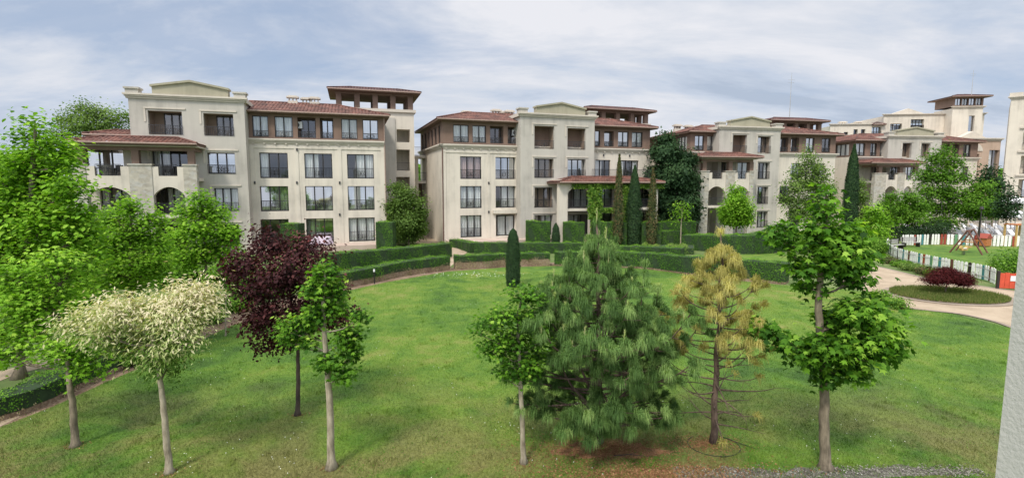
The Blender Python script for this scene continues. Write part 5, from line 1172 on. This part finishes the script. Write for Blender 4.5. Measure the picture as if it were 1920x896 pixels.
pine('weeping_pine', 'broad bushy pine with long drooping blue green needles and pale upright candles', G(1122, 830), 5.15, prof([(0, 1.0), (.12, 1.55), (.3, 2.05), (.45, 2.1), (.58, 1.5), (.72, .85), (.86, .45), (1, .12)]), 112, 'needle_green', 'bark_pine', tuft=128, nl=.28, rtr=.10, droop=.7, candles=True, sub=1.9, leanx=-.1, sag=-.05, leaders=[(-.75, .1, 2.4, 4.45), (.95, -.1, 2.2, 4.25), (1.35, .2, 1.8, 3.6), (.35, .3, 3.0, 4.75), (-1.1, -.2, 1.9, 3.9)])
pine('golden_pine', 'sick thin pine with golden yellow needles on top and bare dark lower branches', G(1337, 832), 4.95, prof([(0, .9), (.15, 1.1), (.35, 1.15), (.55, 1.05), (.72, .95), (.85, .55), (.95, .2), (1, .08)]), 72, 'needle_gold', 'bark_pine', tuft=95, nl=.27, bare=.40, rtr=.075, droop=1.0, sub=1.5, sag=-.05)
# a drip hose ring and a fallen twig
hc = G(1335, 832); m = MB(); m.tube([(hc[0] + .58 * math.cos(t), hc[1] + .5 * math.sin(t) - .1, .03) for t in np.linspace(2.2, 7.3, 26)] + [(hc[0] + .9, hc[1] - .28, .03)], .008, 5); tag(m.build('drip_hose', 'rubber'), 'thin black drip hose looped on the ground round the golden pine', 'hose')
fx = G(1180, 856); m = MB(); m.tube([(fx[0] - .35, fx[1], .03), (fx[0], fx[1] + .02, .05), (fx[0] + .42, fx[1] - .03, .03)], [.012, .01, .004], 5); m.tube([(fx[0], fx[1] + .02, .05), (fx[0] + .2, fx[1] + .1, .06)], .005, 4); tag(m.build('fallen_twig', 'bark_dark'), 'dark twig lying on the bare soil below the big pine', 'twig')
fx = G(1235, 785); r_ = empty('fallen_branch', (*fx, 0), 0, 'low pine branch with dark needles lying on the grass between the two pines', 'branch'); m = MB(); m.tube([(-.5, 0, .03), (0, 0, .08), (.4, 0, .2)], [.014, .01, .005], 5); m.build('stem', 'bark_dark', r_)
n = 900; t = rng.random(n); leaves('needles', np.stack([-.1 + t * .55, rng.normal(size=n) * .08, .1 + t * .15 + rng.normal(size=n) * .05], 1), rdir(n), rdir(n) + np.array([[.5, 0, 0]]), .13, 'blade', 'needle_green', r_, .3 * rng.random(n))

# ================================================================== trees further back
def far_tree(label, px, py, lst, mat, bk='bark_grey', size=.22, twigs=.8, per=28, spread=.32, tr=.12, name='broadleaf_tree', Y=None, leaf='quad', up=.5, light=.5):
    Y = Y or G(px, py)[1]; x = XYZ(px, 400, Y)[0]
    ys = sorted([c[1] for c in lst]); base = (x, Y)
    return tree(name, label, 'tree', base, [(x, Y, -.03), (x, Y, XYZ(px, max(ys), Y)[2] * .8), XYZ(px + 1, (ys[0] + max(ys)) / 2, Y), XYZ(px, ys[0], Y)], tr, tr * .3, CL(Y, lst), leaf, size, mat, bk, twigs=twigs, per=per, spread=spread, up=up, light=light)
far_tree('dense mid green tree at the gap between left and middle building', 765, 462, [(742, 352, 14, 12), (760, 372, 24, 20), (740, 390, 22, 24), (782, 395, 18, 26), (760, 415, 36, 24), (735, 425, 20, 22), (785, 428, 16, 20), (758, 440, 34, 16)], 'leaf_olive', Y=50, twigs=.9, per=34, light=.1)
far_tree('very large dark green conifer between the middle and third building', 1262, 444, [(1245, 262, 14, 12), (1250, 290, 28, 22), (1280, 300, 24, 20), (1236, 330, 26, 26), (1265, 335, 34, 28), (1292, 345, 18, 26), (1240, 375, 28, 28), (1275, 385, 34, 28), (1262, 415, 42, 22), (1232, 410, 18, 18), (1298, 400, 12, 22)], 'leaf_dark', Y=59, twigs=1.5, per=40, spread=.4, size=.3, leaf='spray', up=.15, name='dark_conifer', light=.6)
far_tree('small pale round headed sapling in front of the dark conifer', 1278, 458, [(1270, 388, 9, 7), (1284, 388, 9, 8), (1277, 400, 13, 9), (1270, 410, 9, 6), (1288, 406, 7, 7)], 'leaf_bright', 'bark_pale', Y=51, size=.2, per=16, tr=.08, name='young_sapling')
far_tree('neat oval bright green tree in front of the arched stone terrace', 1382, 440, [(1380, 358, 12, 10), (1380, 375, 22, 16), (1368, 395, 20, 18), (1394, 395, 20, 18), (1382, 412, 30, 14), (1362, 410, 12, 12), (1404, 408, 10, 12)], 'leaf_bright', Y=52, twigs=1.2, per=30)
far_tree('airy tall birch with light hanging leaves in front of the third building', 1526, 445, [(1512, 282, 8, 12), (1514, 300, 18, 14), (1500, 325, 22, 18), (1530, 322, 22, 18), (1490, 350, 24, 18), (1540, 350, 22, 20), (1515, 345, 26, 18), (1480, 375, 22, 18), (1520, 380, 30, 20), (1550, 385, 20, 20), (1500, 400, 30, 16), (1535, 410, 26, 16)], 'leaf_olive', 'bark_birch', Y=47, twigs=.95, per=26, spread=.36, size=.19, name='birch_tree')
far_tree('tall airy birch behind the playground with white trunk', 1766, 452, [(1770, 282, 16, 12), (1755, 300, 22, 16), (1785, 305, 22, 16), (1740, 330, 24, 18), (1770, 330, 28, 18), (1800, 335, 18, 16), (1750, 360, 26, 18), (1785, 365, 26, 18), (1765, 390, 34, 18), (1735, 385, 18, 18), (1800, 390, 18, 18), (1765, 415, 34, 14)], 'leaf_mid', 'bark_birch', Y=60, twigs=.95, per=26, spread=.42, size=.24, name='birch_tree')
for lb, px, lst, Y, mt in (('small round green tree with grey stem, left one behind the playground corner', 1669, [(1672, 372, 14, 12), (1660, 390, 16, 14), (1682, 392, 16, 16), (1670, 412, 24, 14), (1655, 408, 10, 10)], 56, 'leaf_mid'),
                           ('small round green tree with pale stem, second along the playground rear', 1704, [(1708, 370, 16, 12), (1696, 388, 18, 14), (1722, 390, 18, 16), (1706, 408, 28, 14)], 57, 'leaf_mid'),
                           ('light green tree behind the swing set', 1838, [(1840, 352, 18, 12), (1822, 370, 20, 16), (1858, 372, 20, 14), (1838, 390, 32, 16), (1822, 402, 16, 10), (1862, 400, 14, 12)], 58, 'leaf_mid'),
                           ('dark leaved tree with thin dark trunk by the right end of the rear picket fence', 1888, [(1888, 368, 14, 12), (1880, 385, 14, 14), (1898, 386, 14, 14), (1888, 402, 18, 12)], 53, 'leaf_dark'),
                           ('yellow green tree left of the playground, in front of the pink terrace', 1640, [(1638, 400, 16, 14), (1625, 418, 16, 12), (1652, 415, 16, 16), (1640, 436, 26, 14)], 50, 'leaf_bright'),
                           ('light shrubby tree beside the dark right hand cypress', 1612, [(1612, 345, 10, 14), (1610, 372, 14, 18), (1618, 400, 16, 18), (1606, 425, 18, 14)], 60, 'leaf_olive')):
    far_tree(lb, px, 455, lst, mt, Y=Y, twigs=1.0, per=26, tr=.1, bk='bark_pale' if 'pale' in lb else 'bark_grey')
far_tree('dark conifer against the right hand apartment block', 1862, 445, [(1850, 320, 10, 8), (1852, 338, 20, 12), (1868, 350, 22, 12), (1840, 352, 16, 10)], 'leaf_dark', Y=68, size=.35, per=26, spread=.5, name='dark_conifer', leaf='spray', up=.2)
far_tree('tall feathery tree rising behind the tiled terrace roof on the left', 180, 440, [(158, 196, 10, 8), (150, 208, 26, 12), (185, 215, 30, 18), (130, 228, 26, 18), (165, 238, 40, 20), (215, 225, 24, 20), (205, 245, 34, 20), (120, 255, 26, 20), (234, 222, 14, 14), (140, 275, 30, 20)], 'leaf_olive', Y=60, twigs=.85, per=26, spread=.5, size=.26)
far_tree('distant bluish green tree at the far left horizon', 30, 430, [(-20, 300, 40, 30), (30, 310, 40, 26), (80, 300, 40, 26)], 'leaf_mid', Y=75, twigs=.6, per=26, spread=.6, size=.5)
for i, (px, py, rx, ry, h, mt) in enumerate([(1633, 478, 1.25, 1.2, 1.9, 'leaf_mid'), (1900, 517, 1.5, 1.3, 2.05, 'leaf_mid'), (1690, 450, 2.2, 1.4, 1.8, 'leaf_dark'), (1725, 448, 2.0, 1.4, 2.2, 'leaf_dark'), (1755, 446, 1.8, 1.4, 2.4, 'leaf_dark'), (1590, 480, 2.0, 1.5, 1.8, 'leaf_mid'), (1500, 470, 2.2, 1.5, 1.7, 'leaf_mid'), (1450, 462, 1.8, 1.3, 1.5, 'leaf_olive')]):
    bush(['rounded grey green bush left of the white picket fence', 'rounded bush inside the playground above the red gate', 'dark bush behind the grey bench', 'dark bush in the middle behind the rear picket fence', 'dark bush at the foot of the white birch trunk', 'bush hidden behind the sturdy maple, right of the cypress foot', 'bush below the airy birch', 'olive bush at the right end of the large block hedge'][i], G(px, py), rx, ry, h, mt, 4200, .12, group='bushes round the playground')
for i, (px, py) in enumerate([(1652, 488), (1672, 494), (1690, 500), (1705, 506), (1722, 509), (1738, 514), (1755, 518), (1775, 524)]):
    bush('low %s plant at the foot of the picket fence, %s' % (('olive', 'reddish green', 'green', 'spreading', 'leafy', 'yellowish', 'small', 'grassy')[i], ('nearest the round bush', 'second beside the round bush', 'between bush and path bend', 'where the path bends', 'just right of the path bend', 'left of the red maple', 'behind the red maple left edge', 'behind the red maple stem')[i]), G(px, py), .8, .55, .55, ['leaf_olive', 'rusty_leaf', 'leaf_mid', 'leaf_olive'][i % 4], 1500, .09, name='low_shrub', cat='shrub', group='low shrubs along the picket fence')
# wild yellow-green plants beside the path near the big maple
for i, (px, py) in enumerate([(1650, 560), (1672, 572), (1690, 580)]):
    bush(['pale yellow green perennial behind the sturdy maple', 'yellow flowering perennial at the lawn corner', 'small perennial on the path edge right of the sturdy maple'][i], G(px, py), .55, .4, .6, 'leaf_vine', 700, .09, name='perennial', cat='plant', group='perennials at the path edge')
# japanese maple
jx, jy = G(1772, 553)
tree('red_japanese_maple', 'low spreading dark red Japanese maple in the oval bed', 'tree', (jx, jy), [(jx, jy, .05), (jx + .02, jy, .4), (jx + .1, jy, .8)], .06, .04,
     [((jx + dx, jy + dy, z), (rx, ry, rz)) for dx, dy, z, rx, ry, rz in ((-.75, 0, .85, .55, .6, .2), (0, .2, 1.15, .7, .7, .26), (.6, -.1, 1.05, .65, .7, .26), (1.15, .1, .72, .42, .5, .2), (.1, .1, 1.38, .4, .4, .12), (-.35, -.3, .95, .5, .5, .22), (.4, -.4, .85, .5, .5, .22), (.85, .3, .85, .5, .5, .25))], 'lance', .10, 'leaf_red', 'bark_grey', twigs=2.2, per=26, spread=.13, up=.55)
# leafy hill behind the gap and beyond the buildings
def wood(name, x0, x1, y, h, n, seed):
    r = np.random.default_rng(seed); x = x0 + (x1 - x0) * r.random(n); top = h * (.72 + .2 * np.sin(x * .13 + seed) + .12 * np.sin(x * .41))
    z = top * r.random(n) ** .6; yy = y + r.normal(size=n) * 4 + (1 - z / h) * -5
    nn = np.stack([r.normal(size=n) * .6, -1 + r.normal(size=n) * .5, .6 + r.normal(size=n) * .5], 1)
    tag(leaves(name, np.stack([x, yy, z], 1), nn, r.normal(size=(n, 3)), 1.1 * (.5 + r.random(n)), 'quad', 'leaf_mid', None, .2 + .5 * r.random(n)), kind='stuff')
wood('distant_wood', -170, -20, 125, 15, 22000, 3); wood('distant_wood', -20, 160, 150, 17, 16000, 5)

# ================================================================== playground
COL = {'w': 'paint_white', 't': 'paint_teal', 'r': 'paint_red', 'b': 'paint_brown', 'g': 'paint_green', 'd': 'dark_frame'}
def picket_fence(label, pts, seq, step, h=1.0, wd=.15):
    pl = smoothpath(pts, 6); ds = [0]
    for i in range(1, len(pl)): ds.append(ds[-1] + (pl[i] - pl[i - 1]).length)
    Lt = ds[-1]; root = empty('picket_fence', (pl[0].x, pl[0].y, 0), 0, label, 'fence', 'picket fences of the playground'); O = Vector((pl[0].x, pl[0].y, 0))
    xs = [p.x for p in pl]; ys = [p.y for p in pl]; at = lambda s: Vector((np.interp(s, ds, xs), np.interp(s, ds, ys), 0))
    for z in (.25, .75):
        m = MB(); m.tube([at(s) - O + Vector((0, .03, z)) for s in np.linspace(0, Lt, int(Lt / .6))], .025, 4); m.build('rail', 'grey_wood', root)
    protos = {}
    n = int(Lt / step)
    for i in range(n):
        c = seq[i % len(seq)]; s = (i + .5) * step
        if c not in protos:
            m = MB(); m.prism([(-wd / 2, .05), (wd / 2, .05), (wd / 2, h - .05), (0, h), (-wd / 2, h - .05)], -.012, .012); o = m.build('picket', COL[c], root); protos[c] = o
        else: o = protos[c].copy(); C.objects.link(o); o.parent = root
        p = at(s) - O; t = at(s + .05) - at(s - .05); o.location = p + Vector((0, 0, random.uniform(-.02, .02))); o.rotation_euler = (random.uniform(-.03, .03), 0, math.atan2(t.y, t.x))
    return root
picket_fence('curved near picket fence in white teal red and brown along the path', [G(1664, 466), G(1661, 474), G(1672, 482), G(1690, 490), G(1740, 503), G(1800, 516), G(1840, 524), G(1866, 534)], 'wwwdwwwtwwbwwwwtwrwwgwwtwwwbw', .27, h=.98, wd=.21)
picket_fence('straight rear picket fence in white red and teal behind the swing set', [G(1690, 461), G(1760, 459), G(1830, 461), G(1905, 463), G(1990, 466)], 'wwwwwrwwtwwdwwwrrwwgwtwwrwbww', .31, h=1.1, wd=.22)
# red gate with a blank white notice
gx, gy = G(1884, 541); ga = R(-14); gr = empty('playground_gate', (gx - .35, gy, 0), ga, 'orange red plank gate with a white notice at the right end of the fence', 'gate')
for i in range(5): m = MB(); m.box(i * .24 + .01, i * .24 + .235, -.015, .015, .04, .92 + .03 * (i % 2)); m.build('plank', 'gate_red', gr)
m = MB(); m.box(.02, 1.2, .017, .05, .2, .28); m.box(.02, 1.2, .017, .05, .68, .76); m.build('cross_rail', 'paint_brown', gr)
m = MB(); m.box(.5, 1.02, -.04, -.018, .48, .78); m.build('notice', 'plastic_white', gr)
m = MB(); m.box(-.14, -.02, -.06, .06, 0, 1.05); m.build('post', 'dark_frame', gr)
# swing set
sw = empty('swing_set', (*G(1816, 474), 0), R(38), 'dark red and orange wooden A frame swing set on the playground grass', 'swing set')
for s in (-1, 1):
    for q in (-1, 1):
        m = MB(); m.tube([(s * 1.05, q * 1.1, 0), (s * 1.05, q * .02, 2.05)], .065, 8); m.build('leg', 'paint_brown', sw)
    m = MB(); m.tube([(s * 1.05, -.5, 1.05), (s * 1.05, .5, 1.05)], .045, 6); m.build('brace', 'paint_orange', sw)
m = MB(); m.tube([(-1.3, 0, 2.02), (1.3, 0, 2.02)], .06, 8); m.build('crossbar', 'paint_brown', sw)
for x, c in ((-.45, 'paint_orange'), (.45, 'paint_yellow')):
    m = MB(); m.box(x - .22, x + .22, -.12, .12, .48, .53); st_ = m.build('swing_seat', c, sw)
    m = MB()
    for k in (-.2, .2): m.tube([(x + k, 0, .53), (x + k, 0, 2.0)], .012, 4)
    m.build('rope', 'iron', st_)
# spring rider and play panel
sr = empty('spring_rider', (*G(1806, 478), 0), R(20), 'small yellow and white spring rider toy under the swing set', 'play toy')
m = MB(); m.tube([(.12 * math.cos(t), .12 * math.sin(t), .02 + t / 60) for t in np.linspace(0, 22, 60)], .018, 5); m.build('spring', 'iron', sr)
m = MB(); m.prism([(-.4, .4), (.4, .4), (.5, .75), (.28, .7), (.1, .55), (-.2, .6), (-.42, .85), (-.5, .6)], -.09, .09); m.build('body', 'paint_yellow', sr); m = MB(); m.box(-.15, .15, -.16, .16, .56, .62); m.build('seat', 'plastic_white', sr)
ph = empty('play_tower', (*G(1903, 463), 0), 0, 'orange wooden play frame at the right end of the rear fence', 'play frame')
for x in (0, 1.5):
    for y in (0, 1.2): m = MB(); m.box(x - .07, x + .07, y - .07, y + .07, 0, 2.1); m.build('post', 'paint_yellow', ph)
m = MB(); m.box(-.1, 1.6, -.1, 1.3, 2.1, 2.2); m.build('top_beam', 'paint_orange', ph); m = MB(); m.box(.1, 1.4, -.02, .02, .2, .9); m.build('panel', 'paint_orange', ph)
# ball
bm_ = G(1834, 461); 
cb_ = empty('play_cube', (bm_[0], bm_[1] - .6, 0), R(20), 'small orange play cube in front of the rear fence behind the swings', 'play toy'); m = MB(); m.box(-.4, .4, -.4, .4, .12, .85); m.build('body', 'paint_orange', cb_); m = MB(); m.prism([(-.5, .852), (.5, .852), (0, 1.3)], -.45, .45); m.build('roof', 'paint_red', cb_)
# benches
def bench(label, px, py, rz):
    r = empty('park_bench', (*G(px, py), 0), rz, label, 'bench', 'grey benches at the playground corner')
    for i in range(4): m = MB(); m.box(-.9, .9, -.22 + i * .12, -.12 + i * .12, .43, .47); m.build('seat_slat', 'grey_wood', r)
    for i in range(3): m = MB(); m.box(-.9, .9, .26 + i * .02, .29 + i * .02, .55 + i * .14, .66 + i * .14); m.build('backrest_slat', 'grey_wood', r)
    for x in (-.75, .75): m = MB(); m.box(x - .03, x + .03, -.2, .25, 0, .428); m.box(x - .03, x + .03, .2, .255, .43, .95); m.build('leg', 'dark_frame', r)
bench('grey slatted bench at the left corner of the playground', 1682, 468, R(30)); bench('grey slatted bench further right along the playground corner', 1708, 463, R(6))
# lamp post
x, y = G(1886, 468)
lp_ = empty('street_lamp', (x - .8, y + 2, 0), 0, 'slim black lamp post at the right behind the rear fence', 'street lamp'); m = MB(); m.tube([(0, 0, 0), (0, 0, 3.6)], [.07, .045], 8); m.build('pole', 'dark_frame', lp_); m = MB(); m.tube([(0, 0, 3.6), (0, 0, 3.7), (0, 0, 3.95)], [.05, .2, .12], 10); m.build('lantern', 'dark_frame', lp_)
# white loungers and parasols by the pool beyond
def lounger():
    r = empty('sun_lounger', (0, 0, 0), 0, 'x', 'sun lounger', 'white loungers on the pool deck')
    m = MB(); m.box(-.33, .33, -.9, .3, .30, .36); m.build('seat', 'plastic_white', r)
    m = MB(FRONT); m.v = [(-.33, .3, .31), (.33, .3, .31), (.33, .85, .85), (-.33, .85, .85), (-.33, .3, .37), (.33, .3, .37), (.33, .80, .90), (-.33, .80, .90)]; m.f = [(0, 3, 2, 1), (4, 5, 6, 7), (0, 1, 5, 4), (1, 2, 6, 5), (2, 3, 7, 6), (3, 0, 4, 7)]; m.build('backrest', 'plastic_white', r)
    for x in (-.3, .3):
        for y in (-.8, .25): m = MB(); m.box(x - .03, x + .03, y - .03, y + .03, 0, .298); m.build('leg', 'plastic_white', r)
    return r
l0_ = lounger(); first = True
for row in range(4):
    for i in range(13):
        o = l0_ if first else copy_tree(l0_); first = False
        Yr = 58.5 + row * 3.2; X = 50.5 + i * 1.5 + row * .9 + random.uniform(-.15, .15)
        o.location = (X, Yr, 0); o.rotation_euler = (0, 0, R(random.uniform(-8, 8) + 12)); o['label'] = 'white plastic sun lounger among the rows beyond the rear picket fence'
def parasol(label, px, Y, h, rad):
    x, y, _ = XYZ(px, 400, Y); r = empty('parasol', (x, y, 0), R(random.uniform(0, 40)), label, 'parasol', 'white parasols by the pool')
    m = MB(); m.tube([(0, 0, 0), (0, 0, h)], .04, 6); m.build('pole', 'metal_cap', r)
    m = MB(); k = 8; m.v = [(0, 0, h + .1)] + [(rad * math.cos(i * 6.2832 / k), rad * math.sin(i * 6.2832 / k), h - .55) for i in range(k)] + [(rad * math.cos(i * 6.2832 / k), rad * math.sin(i * 6.2832 / k), h - .8) for i in range(k)]
    for i in range(k): j = (i + 1) % k; m.f += [(0, 1 + i, 1 + j), (1 + i, 1 + k + i, 1 + k + j, 1 + j)]
    m.build('canopy', 'plastic_white', r)
for lb, px, Y, h, rad in (('open white parasol highest of the group before the right block', 1897, 63, 4.6, 1.9), ('open white parasol left of the highest one, half behind the light green tree', 1868, 60, 3.2, 1.9), ('open white parasol low behind the fence, left end', 1815, 62, 2.9, 1.7), ('open white parasol low behind the fence, beside the dark tree', 1905, 61, 3.0, 1.7), ('open white parasol between the swing set tree and the dark tree', 1850, 66, 2.9, 1.8)):
    parasol(lb, px, Y, h, rad)
# terrace table with cloth in front of the left building, red cloth beside it, chairs
tx, ty, _ = B1.world(B1.u(603, 1, -1.2), -1.2); tb_ = empty('garden_table', (tx, ty, .5), B1.a, 'round terrace table under a pale pink cloth by the left building window', 'table')
m = MB()
for k in range(4): m.box((-.6, .5, -.6, .5)[k], (-.5, .6, -.5, .6)[k], (-.4, -.4, .35, .35)[k], (-.35, -.35, .4, .4)[k], 0, .72)
m.build('leg', 'dark_frame', tb_); m = MB(); m.box(-.7, .7, -.45, .45, .722, .76); m.build('tabletop', 'door_white', tb_)
m = MB(); n = 40; 
per = [(1.0 * math.cos(t), .62 * math.sin(t)) for t in np.linspace(0, 2 * math.pi, n, endpoint=False)]
cl_ = [(x * .8, y * .8, .79) for x, y in per] + [(x * (1.0 + .05 * math.sin(i * 1.9)), y * (1.0 + .05 * math.sin(i * 1.9)), .12 + .05 * math.sin(i * .9)) for i, (x, y) in enumerate(per)]
m.v = [(a, b_, c) for a, b_, c in cl_]; m.f = [tuple(range(n))] + [(i, i + n, (i + 1) % n + n, (i + 1) % n) for i in range(n)]
o = m.build('tablecloth', 'cloth_pink'); o.location = (tx, ty, .5); o.rotation_euler = (0, 0, B1.a); tag(o, 'pale pink cloth hanging over the terrace table by the left building', 'tablecloth')
rx_, ry_, _ = B1.world(B1.u(575, 1, -1.5), -1.5); m = MB(); m.v = []; n = 10
for i in range(n):
    for j in range(n): m.v.append((i * .12, j * .09, .35 + .12 * math.sin(i * 1.1) * math.cos(j * .9) + (.1 if 2 < i < 7 else 0)))
for i in range(n - 1):
    for j in range(n - 1): k = i * n + j; m.f.append((k, k + n, k + n + 1, k + 1))
rc = empty('lounge_cushion', (rx_ - .5, ry_, .5), B1.a, 'crumpled red cushion cover on a low stool left of the pink table', 'cushion'); m.build('cover', 'cloth_red', rc, True)
m = MB(); m.box(.05, 1.0, .05, .75, 0, .22); m.build('stool', 'dark_frame', rc)
# tables and chairs silhouettes on the tiled terrace
for px, lb in ((195, 'dark terrace table set behind the left railing under the tiled roof'), (222, 'dark terrace chair right of the terrace table, behind the left railing'), (312, 'dark terrace chair behind the right railing under the tiled roof')):
    x, y, _ = B1.world(B1.u(px, 7.2, -2.6), -2.6); isT = 'table' in lb.split(',')[0] and 'chair' not in lb
    r = empty('terrace_table' if isT else 'terrace_chair', (x, y, 6.6), B1.a, lb, 'table' if isT else 'chair')
    if isT:
        m = MB(); m.box(-.75, .75, -.4, .4, .70, .75); m.build('tabletop', 'dark_frame', r)
        for a_ in (-.65, .65):
            for b_ in (-.32, .32): m = MB(); m.box(a_ - .03, a_ + .03, b_ - .03, b_ + .03, 0, .698); m.build('leg', 'dark_frame', r)
    else:
        m = MB(); m.box(-.25, .25, -.25, .25, .42, .47); m.build('seat', 'dark_frame', r); m = MB(); m.box(-.25, .25, .22, .26, .472, .98); m.build('backrest', 'dark_frame', r)
        for a_ in (-.22, .22):
            for b_ in (-.22, .22): m = MB(); m.box(a_ - .02, a_ + .02, b_ - .02, b_ + .02, 0, .418); m.build('leg', 'dark_frame', r)
# air conditioner units
for px, z, v_, B_, lb in ((559, 11.2, .7, B1, 'white air conditioner in the recessed top floor balcony of the left building'), (966, 11.2, .7, B2, 'upper white air conditioner in the top floor recess beside the gabled block'), (966, 10.4, .7, B2, 'lower white air conditioner in the top floor recess beside the gabled block')):
    u = B_.u(px, z, v_); x, y, _ = B_.world(u, v_); r = empty('air_conditioner', (x, y, z), B_.a, lb, 'air conditioner'); m = MB(); m.box(-.38, .38, -.14, .14, 0, .6); m.build('case', 'plastic_white', r)
    m = MB(); m.tube([(-.08, -.15, .3), (-.08, -.17, .3)], .22, 14); m.build('fan_grille', 'iron', r)
# garden lights on short posts along the left hedge
for px, py, lb in ((705, 530, 'short dark bollard light in front of the twiggy hedge'),):
    x, y = G(px, py); r = empty('bollard_light', (x, y - .35, 0), 0, lb, 'garden light'); m = MB(); m.tube([(0, 0, 0), (0, 0, .75)], .04, 8); m.build('post', 'dark_frame', r); m = MB(); m.tube([(0, 0, .75), (0, 0, .9)], .06, 8); m.build('lamp_head', 'plastic_white', r)
